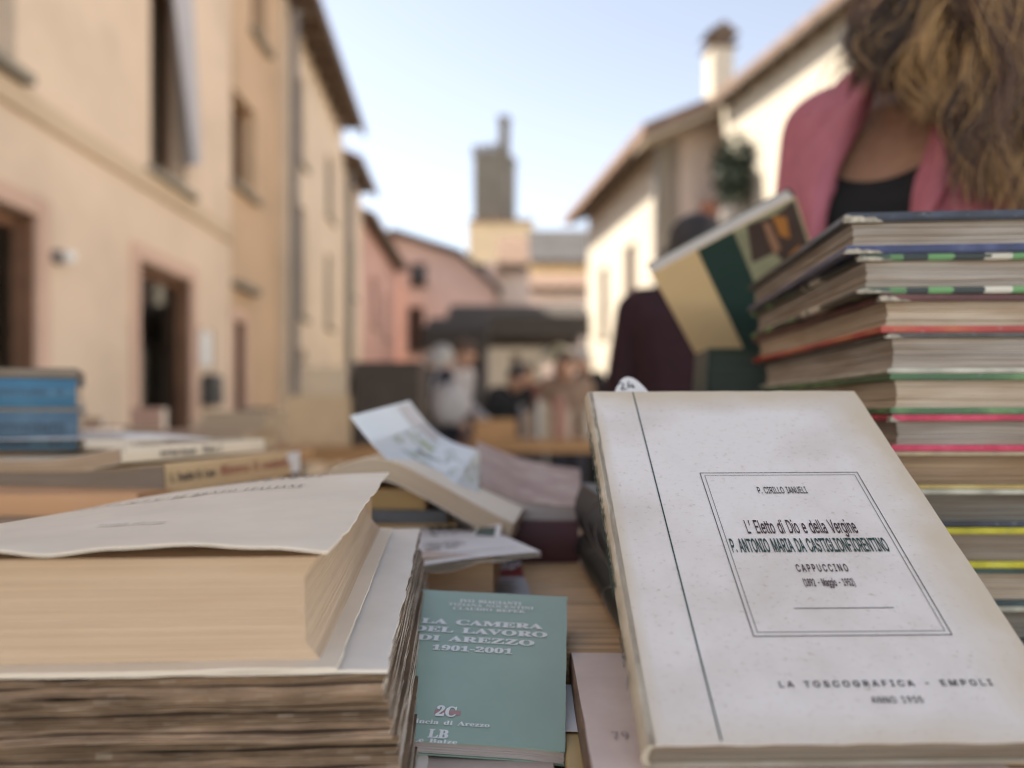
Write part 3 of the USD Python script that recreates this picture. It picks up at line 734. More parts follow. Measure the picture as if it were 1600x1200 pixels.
def cov(name, c, rough=.3, c2=None, scale=60.0, var=.3):
    if name not in MATS:   # printed board with scuffed, paler spots
        MATS[name] = usdkit.material(stage, '/World/Looks/' + name, {
            'g': ('geometry', {}), 'n': ('noise_texture', {'scale': scale, 'detail': 4.0}), 'r': ('rgb_ramp', {'ramp': [(.3, mul(c, 1 - var)), (.5, c), (.72, c2 or mul(c, 1.4))]}),
            's': ('noise_texture', {'scale': 170.0, 'detail': 6.0, 'roughness': .75}), 'sr': ('rgb_ramp', {'ramp': [(.60, (0, 0, 0)), (.70, (.75, .75, .75))]}), 'x': ('mix_color', {'b': tuple(.25 + .5 * k for k in c)}),
            'b': ('bump', {'strength': .3, 'distance': .001}), 'p': ('principled_bsdf', {'roughness': rough, 'specular_ior_level': .5})},
            [('g.position', 'n.vector'), ('n.fac', 'r.fac'), ('g.position', 's.vector'), ('s.fac', 'sr.fac'), ('sr.color', 'x.fac'), ('r.color', 'x.a'), ('x.result', 'p.base_color'), ('s.fac', 'b.height'), ('b.normal', 'p.normal')], surface='p.BSDF')
    return MATS[name]


navy = cov('cover_navy', (.03, .034, .05), c2=(.05, .06, .09)); blue_d = cov('cover_blue', (.035, .045, .12), c2=(.09, .1, .2)); blackc = cov('cover_black', (.025, .028, .026), c2=(.05, .055, .05))
maroon = cov('cover_maroon', (.11, .03, .03), c2=(.17, .05, .045)); redc = cov('cover_red', (.42, .04, .03), .25, c2=(.5, .16, .05), scale=18); greyc = cov('cover_grey', (.075, .07, .065), c2=(.12, .11, .1))
greenc = cov('cover_green', (.05, .13, .05), .25, c2=(.2, .36, .13), scale=25); crimson = cov('cover_crimson', (.5, .015, .07), .25, c2=(.6, .05, .12)); sand = cov('cover_sand', (.36, .27, .17), c2=(.45, .34, .2))
goldc = cov('cover_gold', (.45, .32, .1), .3, c2=(.6, .48, .2), scale=30); creamc = cov('cover_cream', (.5, .47, .38), .35, c2=(.62, .6, .5)); yellowc = cov('cover_yellow', (.55, .48, .03), .25, c2=(.68, .62, .1))
dgreen = cov('cover_dark_green', (.035, .06, .05), .3, c2=(.07, .12, .1)); tealc = cov('cover_teal', (.04, .065, .07), .3, c2=(.09, .13, .13)); darkg = cov('cover_charcoal', (.05, .05, .047), .35)
# the patterned boards: blocks of green and white on black along the edge
pat = usdkit.material(stage, '/World/Looks/cover_patterned', {
    'g': ('geometry', {}), 'm': ('mapping', {'scale': (58.0, 40.0, 3.0)}), 'v': ('voronoi_texture', {'scale': 1.0, 'randomness': 0.85}), 's': ('separate_color', {}),
    'r': ('rgb_ramp', {'interpolate': False, 'ramp': [(0, (.02, .028, .024)), (.32, (.14, .32, .11)), (.46, (.03, .04, .035)), (.64, (.62, .58, .48)), (.78, (.04, .08, .05)), (.9, (.1, .22, .08))]}),
    'p': ('principled_bsdf', {'roughness': .3, 'specular_ior_level': .5})}, [('g.position', 'm.vector'), ('m.vector', 'v.vector'), ('v.color', 's.color'), ('s.r', 'r.fac'), ('r.color', 'p.base_color')], surface='p.BSDF')
stack = [  # y of: cover top, cover bottom edge, lower cover top, lower cover bottom; near corner x; turn; covers; leaves; label
    (332, 349, 386, 397, 1322, 4.5, navy, blue_d, pg_grey, 'navy encyclopedia volume on top of the tall right stack'),
    (397, 409, 447, 459, 1343, 3.6, pat, pat, pg_grey, 'volume with black green and white patterned boards, second from stack top'),
    (459.5, 472, 508, 519, 1376, 1.2, maroon, redc, pg_cream, 'maroon volume with glossy red lower board in the tall stack'),
    (520, 529, 574, 583, 1386, 1.6, greyc, creamc, pg_grey, 'volume with worn grey upper and white patterned lower board in the stack'),
    (584, 596, 636, 647, 1391, 1.2, greenc, greenc, pg_cream, 'volume with glossy green boards in the tall right stack'),
    (648, 660, 692, 705, 1393, .8, crimson, crimson, pg_grey, 'volume with shiny crimson boards in the tall right stack'),
    (706, 713, 754, 764, 1386, .6, sand, goldc, pages('pages_umber', (.42, .29, .18), .5), 'sand volume with gilded lower board below the crimson one'),
    (765, 774, 813, 823, 1408, .9, creamc, navy, pg_dark, 'dark paged volume with cream upper board below the gilded one'),
    (825, 837, 876, 888, 1400, .4, yellowc, yellowc, pg_brown, 'volume with bright yellow boards in the tall right stack'),
    (889, 899, 936, 947, 1404, 1.0, dgreen, tealc, pg_cream, 'volume with dark green boards below the yellow one'),
    (948, 958, 998, 1008, 1396, .3, creamc, darkg, pg_dark, 'charcoal volume with pale upper edge near the stack bottom'),
    (1009, 1017, 1027, 1035.5, 1400, .7, darkg, darkg, pg_dark, 'lowest dark volume of the tall right stack')]
r = np.random.default_rng(3)
for i, (a, b, c, d, xc, yw, ct, cb, pm, lb) in enumerate(stack):
    ex, ey = yaw(-yw)
    near = V((xc - 800) / F * SY, SY, zpx(d))
    w, l = .265 + .01 * r.random(), .315 + .012 * r.random()
    # spine on the far right: the local frame is turned half round
    o = near + ex * w + ey * l
    hardback('encyclopedia_volume', lb, o, -ex, -ey, UP, w, l, zpx(a) - zpx(d), max(.0028, (zpx(a) - zpx(b)) * .82), ct, cb, pm, seed=20 + i, jit=.0009, wave=.0006, hollow=.0014, sheets=12, oh=.0045, warp=.0008)
worn = mat('board_core', (.42, .37, .29), .9, .6, 260.0)
for k_, (i, ln) in enumerate(((0, .026), (1, .022), (2, .020), (3, .012), (5, .006))):
    a, b, c, d, xc, yw = stack[i][:6]
    ex, ey = yaw(-yw)
    for zt, zb in (((a, b), (c, d)) if i in (0, 1) else ((a, b),)):
        near = V((xc - 800) / F * SY, SY, zpx(zb))
        h = (zpx(zt) - zpx(zb)) * .8
        xs_ = np.linspace(0, ln, 12); hh_ = h * (.95 - .75 * (xs_ / ln) ** 1.5) * (.75 + .5 * meshkit.noise(np.stack([xs_ * 900, xs_ * 0 + k_, xs_ * 0 + zt], -1), 8))
        v, f = prism([(-.0006, h * .1)] + [(ln, h * .1)] + list(zip(xs_[::-1] - .0006, np.clip(hh_[::-1], h * .16, h * .95))), -.004, .0007)
        v = v[:, [0, 2, 1]] * V(1, -1, 1); f = f
        w_ = (meshkit.noise(v * 300, 3 + k_) - .5)[:, None] * V(.004, 0, .001)
        v = near + (v + w_)[:, :1] * ex + (v + w_)[:, 1:2] * ey + (v + w_)[:, 2:3] * UP
        pth = '/World/encyclopedia_volume' + (f'_{i:03d}' if i else '')
        part(pth, 'worn_corner', (v, f), worn)

# ------------------------------------------------------------------ the white book leaning in front
TL, BL, TR = at(920, 612, .515), at(1015, 1165, .31), at(1335, 615, .515)
ey = unit(TL - BL); ex = unit((TR - TL) - ey * np.dot(TR - TL, ey)); ez = np.cross(ex, ey)
WL, WW, WT = float(np.linalg.norm(TL - BL)), .1712, .0145
wb = thing('white_book', 'old white octavo with framed title leaning in front of the tall stack', 'book', BL + ex * WW / 2 + ey * WL / 2 - ez * WT)
wtop = lambda u, v: BL + ex * (np.asarray(u)[..., None] * WW) + ey * (np.asarray(v)[..., None] * WL) + ez * (.0016 * (np.clip(np.asarray(u) - .8, 0, 1) * 5)[..., None] ** 2 * 0.0)
white_cover = usdkit.material(stage, '/World/Looks/white_cover', {
    'a': ('attribute', {'attribute': 'st'}), 'sx': ('separate_xyz', {}),
    'ux': ('map_range', {'from_min': .82, 'from_max': 1.0, 'clamp': True}), 'vx': ('map_range', {'from_min': .90, 'from_max': 1.0, 'clamp': True}), 'lx': ('map_range', {'from_min': .05, 'from_max': 0.0, 'clamp': True}), 'bx': ('map_range', {'from_min': .06, 'from_max': 0.0, 'clamp': True, 'to_max': .5}),
    'm1': ('math', {'math_type': 'maximum'}), 'm2': ('math', {'math_type': 'maximum'}), 'm3': ('math', {'math_type': 'maximum'}),
    'g': ('geometry', {}), 'n': ('noise_texture', {'scale': 28.0, 'detail': 5.0}), 'mm': ('math', {'math_type': 'multiply'}), 'k': ('math', {'math_type': 'multiply', 'value2': 2.3}),
    'mp': ('mapping', {'scale': (1.0, 1.3, 1.3)}), 'sp': ('noise_texture', {'scale': 330.0, 'detail': 3.0, 'roughness': .6}), 'sr': ('rgb_ramp', {'ramp': [(.25, (.68, .59, .52)), (.40, (.84, .77, .715)), (.8, (.865, .80, .75))]}),
    'cl': ('noise_texture', {'scale': 16.0, 'detail': 3.0}), 'cr': ('rgb_ramp', {'ramp': [(.28, (.80, .76, .71)), (.6, (1, 1, 1))]}), 'mc': ('mix_color', {'blend_type': 'multiply', 'fac': 1.0}),
    'x': ('mix_color', {'b': (.68, .565, .42)}), 'b': ('bump', {'strength': .12, 'distance': .001}), 'p': ('principled_bsdf', {'roughness': .6, 'specular_ior_level': .3})},
    [('a.vector', 'sx.vector'), ('sx.x', 'ux.value'), ('sx.y', 'vx.value'), ('sx.x', 'lx.value'), ('sx.y', 'bx.value'), ('ux.result', 'm1.value1'), ('vx.result', 'm1.value2'), ('m1.value', 'm2.value1'), ('lx.result', 'm2.value2'), ('m2.value', 'm3.value1'), ('bx.result', 'm3.value2'),
     ('g.position', 'n.vector'), ('n.fac', 'k.value1'), ('m3.value', 'mm.value1'), ('k.value', 'mm.value2'), ('g.position', 'mp.vector'), ('mp.vector', 'sp.vector'), ('sp.fac', 'sr.fac'), ('g.position', 'cl.vector'), ('cl.fac', 'cr.fac'), ('sr.color', 'mc.a'), ('cr.color', 'mc.b'),
     ('mc.result', 'x.a'), ('mm.value', 'x.fac'), ('x.result', 'p.base_color'), ('sp.fac', 'b.height'), ('b.normal', 'p.normal')], surface='p.BSDF')
spine_cream = mat('spine_cream', (.60, .51, .38), .7, .2, 40.0, .3, c2=(.72, .66, .56))
v, f, st = sheet(wtop, .0009, 26, 30, ez, rag=.0035, seed=4)
part(wb, 'front_cover', (v, f), white_cover, uv=st)
v, f, st = sheet(lambda u, v: wtop(u, v) - ez * (WT - .0009), .0009, 8, 8, ez)
part(wb, 'back_cover', (v, f), spine_cream, uv=st)
v, f, st = block(lambda u, v: wtop(.004 + .990 * np.asarray(u), .004 + .992 * np.asarray(v)) - ez * .001, WT - .002, 20, 30, ez, .0002, .0003, None, 9)
part(wb, 'page_block', (v, f), pg_brown, uv=st)
n = 8
pr = [(-.0022 * math.sin(math.pi * i / n) ** .7 - .0003, -WT * i / n) for i in range(n + 1)]
pr = pr + [(x + .0028, z) for x, z in pr[::-1]]
v, f = prism(pr, 0, WL)
v = BL + v[:, :1] * ex + v[:, 1:2] * ez + v[:, 2:3] * ey
f = f if trimesh.Trimesh(v, f, process=False).volume > 0 else f[:, ::-1]
part(wb, 'spine', (v, f), spine_cream, smooth=30)


def wloc(px, py):
    q = on_plane(px, py, BL, ez) - BL
    return np.dot(q, ex), np.dot(q, ey)


def wpt(x, y):
    return BL + ex * x + ey * y


cor = [wloc(*q) for q in ((1088, 733), (1338, 745), (1497, 998), (1180, 989))]
fx0, fx1 = (cor[0][0] + cor[3][0]) / 2, (cor[1][0] + cor[2][0]) / 2
fy0, fy1 = (cor[2][1] + cor[3][1]) / 2, (cor[0][1] + cor[1][1]) / 2
print('frame', cor, fx0, fx1, fy0, fy1, WL)
for dd, wd in ((0, .00042), (.0022, .00028)):
    a, b, c, d = wpt(fx0 + dd, fy0 + dd), wpt(fx1 - dd, fy0 + dd), wpt(fx1 - dd, fy1 - dd), wpt(fx0 + dd, fy1 - dd)
    for p, q in ((a, b), (b, c), (c, d), (d, a)):
        part(wb, 'frame_rule', strip(p, q, wd, ez), ink)
lx = np.mean([wloc(978, 612)[0], wloc(1146, 1164)[0]])
part(wb, 'cover_rule', strip(wpt(lx, .0015), wpt(lx, WL - .001), .0007, ez), ink_green)
yr = np.mean([wloc(1240, 948)[1], wloc(1398, 953)[1]])
part(wb, 'short_rule', strip(wpt(wloc(1240, 948)[0], yr), wpt(wloc(1398, 953)[0], yr), .0004, ez), ink)
for text, a, b, top_, im, kw in (
        ('P. CIRILLO IANUELI', (1184, 769), (1264, 774), (1184, 759), ink, dict(bold=1)),
        ('L\u2019 Eletto di Dio e della Vergine', (1166, 829), (1345, 838), (1162, 809), ink_brown, dict(bold=1)),
        ('P. ANTONIO MARIA DA CASTIGLIONFIORENTINO', (1142, 856), (1396, 869), (1138, 836), ink_green, dict(bold=2)),
        ('CAPPUCCINO', (1245, 892), (1328, 895), (1243, 881), ink_brown, dict(bold=2, spacing=.35)),
        ('(1892 - Maggio - 1952)', (1256, 914), (1339, 918), (1254, 903), ink_brown, dict(bold=2)),
        ('LA TOSCOGRAFICA - EMPOLI', (1217, 1072), (1554, 1074), (1215, 1063), ink, dict(spacing=.42, bold=2)),
        ('ANNO 1955', (1363, 1099), (1445, 1099), (1362, 1089), ink, dict(bold=1, spacing=.1))):
    (xa_, ya_), (xb_, yb_), (_, yt) = wloc(*a), wloc(*b), wloc(*top_)
    y0_ = (ya_ + yb_) / 2
    part(wb, 'title_lettering' if top_[1] in (809, 836) else 'lettering', lettering(text, wpt(xa_, y0_), ex, ey, ez, width=xb_ - xa_, height=yt - ya_, lift=.0004, **kw), im)
# lettering down the spine
sn = -ex
part(wb, 'spine_lettering', lettering("L' ELETTO DI DIO E DELLA VERGINE", BL - ex * .0028 - ez * (WT * .80) + ey * (WL - .03), -ey, ez, sn, width=.135, height=.0085, bold=4, lift=.0002), ink_green)
part(wb, 'spine_lettering', lettering('1955', BL - ex * .0028 - ez * (WT * .78) + ey * .062, -ey, ez, sn, width=.018, height=.006, bold=2), ink_green)
for q in (.071, .0685, .036, .0335):
    part(wb, 'spine_rule', strip(BL - ex * .0029 - ez * WT * .85 + ey * q, BL - ex * .0029 - ez * WT * .12 + ey * q, .0006, sn), ink_green)
# the price slip behind it
sl = [at(950, 640, .521), at(1028, 640, .521)]
slip = lambda u, v: wpt(.016 + .034 * np.asarray(u)[..., None] if False else .012 + .040 * np.asarray(u)[..., None], WL - .02 + .062 * np.asarray(v)[..., None]) - ez * .0152 + ey * (-.020 * (2 * np.asarray(u)[..., None] - 1) ** 2 * np.asarray(v)[..., None]) + ex * (.006 * np.asarray(v)[..., None] * (1 - 2 * np.asarray(u)[..., None]) * 1.4)
ps = thing('price_slip', 'small white paper slip with handwritten 24 sticking up behind the white book', 'paper slip', wpt(.033, WL) - ez * .0155)
v, f, st = sheet(slip, .0003, 12, 12, ez)
part(ps, 'paper', (v, f), paper_white, uv=st, smooth=True)
part(ps, 'handwriting', lettering('24', wpt(.0245, WL + .0245) - ez * .0150, unit(ex + .25 * ey), unit(ey - .25 * ex), ez, width=.012, height=.009, bold=0), ink)

# ------------------------------------------------------------------ books under and beside the white book
pinkish = mat('cover_faded_pink', (.70, .55, .47), .6, .1, 25.0, .1, c2=(.75, .61, .53)); brown_spine = mat('spine_wood_brown', (.2, .12, .08), .6, .5, 12.0, .2, stretch=(30, 4, 30), c2=(.34, .19, .11))
ex_, ey_ = yaw(-1.2)
P0 = at(893, 1022, .473); P0[2] = .8605
o = P0 - ey_ * .205
_, pt, pu = soft_book('book', 'faded pink paperback with brown spine lying under the white book', o, o + ex_ * .165, o + ex_ * .165 + ey_ * .205, P0, .0175, pinkish, pg_brown, spine=3, spine_mat=brown_spine, seed=31)
part('/World/book', 'handwriting', lettering('79', at(957, 1165, .345) * V(1, 1, 0) + V(0, 0, .8608), unit(V(1, .05, 0)), unit(V(-.05, 1, 0)), UP, width=.0085, height=.008, lift=.0006), mat('ink_pencil', (.36, .31, .28), .7))
yel = mat('cover_yellow_card', (.52, .36, .14), .5, .12, 10.0)
soft_book('book', 'thin yellow book lying under the faded pink paperback', V(.0225, .27, .8415), V(.16, .27, .8415), V(.165, .44, .8415), V(.0285, .44, .8415), .013, yel, pg_cream, spine=3, seed=32)
card = solo('stub', 'small white printed slip between the green book and the pink paperback', 'paper slip', sheet(bilinear(V(.024, .400, .8432), V(.034, .400, .8432), V(.0345, .455, .848), V(.026, .455, .848)), .0004, 4, 4)[:2], paper_white)

# the green book
gn_c = mat('cover_sage_green', (.31, .42, .325), .38, .1, 14.0, .06, c2=(.34, .45, .355), spec=.5)
G10, G11 = at(883, 1172, .378), at(886, 933, .525)
gy = unit(G11 - G10); gx_ = unit(V(1, .07, 0) - gy * np.dot(V(1, .07, 0), gy)); gnrm = np.cross(gx_, gy)
GW, GL = .104, float(np.linalg.norm(G11 - G10))
G00, G01 = G10 - gx_ * GW, G11 - gx_ * GW
gb, gt, gu = soft_book('green_book', 'sage green paperback with white title lettering at the front centre', G00, G10, G11, G01, .0075, gn_c, pg_light, seed=33, sheets=8, spine=3,
                       bend=lambda u, v: -UP * (.0012 * np.clip(u - .8, 0, 1) * 5 * np.clip(.25 - v, 0, 1) * 4))


def gloc(px, py):
    q = on_plane(px, py, G00, gnrm) - G00
    return np.dot(q, gx_), np.dot(q, gy)


for text, a, b, hh, im, kw in (
        ('IVO BIAGIANTI', (717, 945), (815, 944), 4.5, ink_white, dict(bold=1)), ('TIZIANA NOCENTINI', (699, 950.5), (834, 950), 4, ink_white, dict(bold=1)), ('CLAUDIO REPEK', (706, 956.5), (821, 956), 4.2, ink_white, dict(bold=1)),
        ('LA CAMERA', (655, 981), (848, 977.5), 7.5, ink_white, dict(bold=2)), ('DEL LAVORO', (640, 993.5), (856, 990), 8, ink_white, dict(bold=2)), ('DI AREZZO', (648, 1007), (836, 1003.5), 8, ink_white, dict(bold=2)), ('1901-2001', (672, 1021), (802, 1018), 7.5, ink_white, dict(bold=2)),
        ('2C', (679, 1121), (712, 1120), 15, ink_white, dict(bold=2)), ('Provincia di Arezzo', (612, 1135), (766, 1132), 6.5, ink_white, dict(bold=1)), ('LB', (667, 1155), (700, 1154), 13, ink_white, dict(bold=2)), ('Le Balze', (640, 1163), (715, 1161), 6, ink_white, dict(bold=1))):
    (xa_, ya_), (xb_, yb_), (_, yt) = gloc(*a), gloc(*b), gloc(a[0], a[1] - hh)
    part(gb, 'lettering', lettering(text, G00 + gx_ * xa_ + gy * (ya_ + yb_) / 2, gx_, gy, gnrm, width=xb_ - xa_, height=yt - ya_, serif=True, lift=.0006, **kw), im)
a, b = gloc(681, 1106), gloc(712, 1122)
part(gb, 'emblem', strip(G00 + gx_ * a[0] + gy * (a[1] + b[1]) / 2, G00 + gx_ * (b[0] + .002) + gy * (a[1] + b[1]) / 2, abs(a[1] - b[1]) * .5, gnrm, .00035), mat('ink_faded_red', (.5, .27, .25), .6))
beige_c = mat('cover_beige', (.55, .45, .38), .6, .1, 20.0)
soft_book('book', 'beige book lying under the near edge of the green book', V(-.10, .28, .836), V(.0195, .28, .836), V(.0195, .44, .836), V(-.10, .44, .836), .0075, beige_c, pg_cream, seed=34, sheets=6)

# ------------------------------------------------------------------ the pile at the front left: rough bundle and thick warped book
A10, A11 = at(600, 1044, .33), at(655, 826, .57)
by = unit(A11 - A10); bx = unit(V(1, .05, 0) - by * np.dot(V(1, .05, 0), by)); bz = np.cross(bx, by)
BW, BLn = .30, float(np.linalg.norm(A11 - A10))


def pile(x, y, z):
    """A point of the pile: x from its right edge to the left (m), y from the near edge (m), z above the bundle's cover; old bindings twist down towards the far left."""
    x, y, z = (np.asarray(k, float)[..., None] for k in (x, y, z))
    s = np.clip((x - .02) / .24, 0, 1.3) ** 1.8 * np.clip(y / BLn, 0, 1.1)
    return A10 - bx * x + by * y + bz * z - UP * s * (.012 + .022 * np.clip(z / .045, 0, 1))


bundle = thing('rough_bundle', 'thick old untrimmed book with ragged brown leaf edges at the lower left', 'book', A10 - bx * .15 + by * .12 - bz * .06)


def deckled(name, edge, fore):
    """Untrimmed leaves: faces turned right take the pale fore colour, the rest the browner edge colour."""
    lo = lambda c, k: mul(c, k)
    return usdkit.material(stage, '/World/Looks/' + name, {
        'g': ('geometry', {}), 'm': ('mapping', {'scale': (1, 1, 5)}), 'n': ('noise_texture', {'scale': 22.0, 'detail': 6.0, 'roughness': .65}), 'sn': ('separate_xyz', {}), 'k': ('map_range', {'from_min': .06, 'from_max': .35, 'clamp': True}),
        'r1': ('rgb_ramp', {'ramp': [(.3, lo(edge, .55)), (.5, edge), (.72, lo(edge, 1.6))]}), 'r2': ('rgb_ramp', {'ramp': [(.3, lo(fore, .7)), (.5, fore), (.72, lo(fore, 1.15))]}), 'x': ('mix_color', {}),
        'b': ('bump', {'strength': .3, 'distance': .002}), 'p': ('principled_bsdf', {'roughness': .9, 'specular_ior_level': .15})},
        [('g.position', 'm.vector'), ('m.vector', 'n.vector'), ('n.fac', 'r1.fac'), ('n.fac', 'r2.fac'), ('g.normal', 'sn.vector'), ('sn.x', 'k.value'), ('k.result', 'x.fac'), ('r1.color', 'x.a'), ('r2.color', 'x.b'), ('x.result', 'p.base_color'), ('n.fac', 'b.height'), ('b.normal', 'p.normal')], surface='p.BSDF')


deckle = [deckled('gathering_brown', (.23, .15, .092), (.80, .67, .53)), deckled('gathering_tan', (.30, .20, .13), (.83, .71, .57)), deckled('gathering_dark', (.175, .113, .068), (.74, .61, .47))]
old_white = mat('cover_old_white', (.83, .74, .63), .75, .1, 20.0, .2, c2=(.87, .79, .69))
tp = lambda off, sk: (lambda u, v: pile(BW * (1 - np.asarray(u)) - sk, np.asarray(v) * BLn, np.zeros_like(np.asarray(u, float))) - bz * off)
r = np.random.default_rng(8)
off = .0022
for k in range(15):
    t = .0034 + .0012 * r.random()
    skew = .0004 + .011 * (k / 14) ** 1.2 + (r.random() - .5) * .0022
    yo = (r.random() - .5) * .005
    base_t = tp(off, skew)
    ph = r.random() * 9
    wav = lambda u, v, bt=base_t, ph=ph, yo=yo: bt(u, v) + by * yo + bz * ((meshkit.fbm(np.stack([np.asarray(u, float) * 7, np.asarray(v, float) * 3, np.full_like(np.asarray(u, float), ph)], -1), 3, 5) - .5) * .0038)[..., None]
    v, f, st = block(wav, t, 5, 46, bz, .0008, .0006, None, 60 + k, rag=.0004 + .0011 * r.random())
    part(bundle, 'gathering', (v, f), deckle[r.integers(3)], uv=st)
    off += t + .0002
v, f, st = sheet(tp(0, .001), .0016, 60, 50, bz, rag=.005, seed=17, v0=-.004)
part(bundle, 'front_cover', (v, f), old_white, uv=st)
v, f, st = sheet(tp(off + .0004, .0155), .0016, 60, 50, bz, rag=.008, seed=19)
part(bundle, 'back_cover', (v, f), old_white, uv=st)
# two low books carry the bundle on the left
soft_book('book', 'flat book hidden under the left part of the ragged bundle', V(-.36, .30, .8385), V(-.13, .30, .8385), V(-.13, .56, .8385), V(-.36, .56, .8385), .0095, beige_c, pg_cream, seed=35, sheets=6)

# the thick book on the bundle
LW, LL, LT = .235, .222, .0465
x0 = .029
thick = thing('thick_warped_book', 'thick cream paperback with warped cover on top of the ragged bundle', 'book', pile(x0 + LW / 2, LL / 2, .001))
lth = lambda v: LT - .007 * np.asarray(v, float)
ft = lambda u, v: pile(x0 - .003 + (LW + .003) * (1 - np.asarray(u)), .002 + np.asarray(v) * (LL + .006), lth(v) + 0 * np.asarray(u, float))


def thick_t(u, v):
    a = ft(u, v); b = pile(x0 - .003 + (LW + .003) * (1 - np.asarray(u)), .002 + np.asarray(v) * (LL + .006), .0032 * np.ones_like(np.asarray(u, float)))
    return ((a - b) @ bz) - .0002


v, f, st = block(ft, thick_t, 56, 40, bz, .00009, .0002, {1: .0095}, 41)
part(thick, 'page_block', (v, f), pg_old, uv=st)


def cov_top(u, v):
    u, v = np.asarray(u, float), np.asarray(v, float)
    lift = .0042 * np.exp(-(v / .14) ** 2) * (.45 + 1.0 * meshkit.noise(np.stack([u * 9.0, u * 0, u * 0], -1), 4)) + .002 * meshkit.fbm(np.stack([u * 3, v * 3, u * 0 + 2], -1), 3, 6)
    lift = lift - .001 * np.exp(-((1 - u) / .05) ** 2) * np.exp(-(v / .2) ** 2)
    return pile(x0 - .008 + (LW + .008) * (1 - u), -.006 + v * (LL + .018), lth(v) + .0012 + lift)


v, f, st = sheet(cov_top, .0009, 90, 80, bz, rag=.006, seed=23)
part(thick, 'front_cover', (v, f), paper_old, uv=st, smooth=True)
v, f, st = sheet(lambda u, v: pile(x0 - .011 + (LW + .011) * (1 - np.asarray(u)), -.007 + np.asarray(v) * (LL + .017), .0030 + .0008 * meshkit.noise(np.stack([np.asarray(u) * 7.0, np.asarray(v) * 5.0, np.asarray(u) * 0], -1), 2)), .0011, 50, 30, bz, rag=.004, seed=24)
part(thick, 'back_cover', (v, f), paper_old, uv=st, smooth=True)


def cover_text(text, px0, px1, py, h):
    """Faint print on the warped cover, laid on it letter by letter."""
    polys, w = glyphs(text, True, .3)
    gu, gv = np.meshgrid(np.linspace(0, 1, 240), np.linspace(0, 1, 240), indexing='ij')
    P = cov_top(gu, gv)
    q = np.stack([800 + P[..., 0] / P[..., 1] * F, HZ - (P[..., 2] - 1) / P[..., 1] * F], -1).reshape(-1, 2)
    i0 = np.argmin(((q - np.array([px0, py])) ** 2).sum(1)); i1 = np.argmin(((q - np.array([px1, py])) ** 2).sum(1))
    u0, v0, u1 = gu.ravel()[i0], gv.ravel()[i0], gu.ravel()[i1]
    out = []
    for p in polys:
        if p.area < 1e-4:
            continue
        a, f = trimesh.creation.triangulate_polygon(p, engine='earcut')
        u, v = u0 + a[:, 0] / w * (u1 - u0), v0 + a[:, 1] * h / LL
        x = cov_top(u, v) + bz * .0009
        g_ = np.cross(x[f[0][1]] - x[f[0][0]], x[f[0][2]] - x[f[0][0]])
        out.append((x, f if g_ @ bz > 0 else f[:, ::-1]))
    return join(*out)


faint = plain('ink_faint', (.33, .29, .25))
part(thick, 'lettering', cover_text('LOMBARDI', 335, 480, 762, .012), faint)
part(thick, 'lettering', cover_text('VENTO ITALIANE', 300, 455, 776, .010), faint)
part(thick, 'lettering', cover_text('STORICHE', 110, 250, 801, .010), plain('ink_very_faint', (.47, .41, .35)))
part(thick, 'lettering', cover_text('seconda edizione', 150, 245, 825, .007), MATS['ink_very_faint'])
# ------------------------------------------------------------------ the dark volumes behind the white book
leather = mat('leather_black', (.022, .022, .02), .45, .35, 30.0, .3, c2=(.045, .045, .04), spec=.3, bscale=200)
leather2 = mat('leather_dark_green', (.02, .024, .02), .45, .3, 25.0, .3, c2=(.042, .048, .04), spec=.3, bscale=200)
for z0, z1, x0, y0, l, w, lb, m, sd in ((.8605, .891, .0672, .452, .305, .15, 'lower black leather volume beside the white book', leather2, 71), (.8915, .937, .0665, .450, .305, .155, 'upper black leather volume with rounded spine behind the white book', leather, 72)):
    ex, ey = yaw(1.2)
    h = hardback('black_volume', lb, V(x0 + .006, y0, z0), ex, ey, UP, w, l, z1 - z0, .0028, m, m, pg_brown, seed=sd, round_spine=.007, warp=.0003)
    for yy in ((.06, .20) if sd == 71 else (.10, .16)):
        zz = np.linspace(0, z1 - z0, 9)
        pth = [V(x0 + .006, y0, z0) + ex * (-.007 * math.sin(math.pi * q / (z1 - z0)) - .0008) + ey * (yy + .05 * math.sin(math.pi * q / (z1 - z0))) + UP * q for q in zz]
        part(h, 'spine_line', tube(pth, .0004, 5), ink_grey)
hardback('book', 'thin red backed volume on top of the black volumes behind the white book', V(.083, .545, .9375), V(1, 0, 0), V(0, 1, 0), UP, .12, .19, .028, .002, maroon, maroon, pg_brown, spine_mat=mat('cover_rose', (.34, .17, .14), .5, .4, 50.0), seed=73, round_spine=.003)
hardback('book', 'dark pocket volume topmost behind the top edge of the white book', V(.088, .565, .966), V(1, 0, 0), V(0, 1, 0), UP, .11, .16, .026, .002, blackc, blackc, pg_brown, spine_mat=mat('cover_speckled', (.22, .17, .14), .6, .6, 220.0, c2=(.4, .33, .28)), seed=74, round_spine=.003)

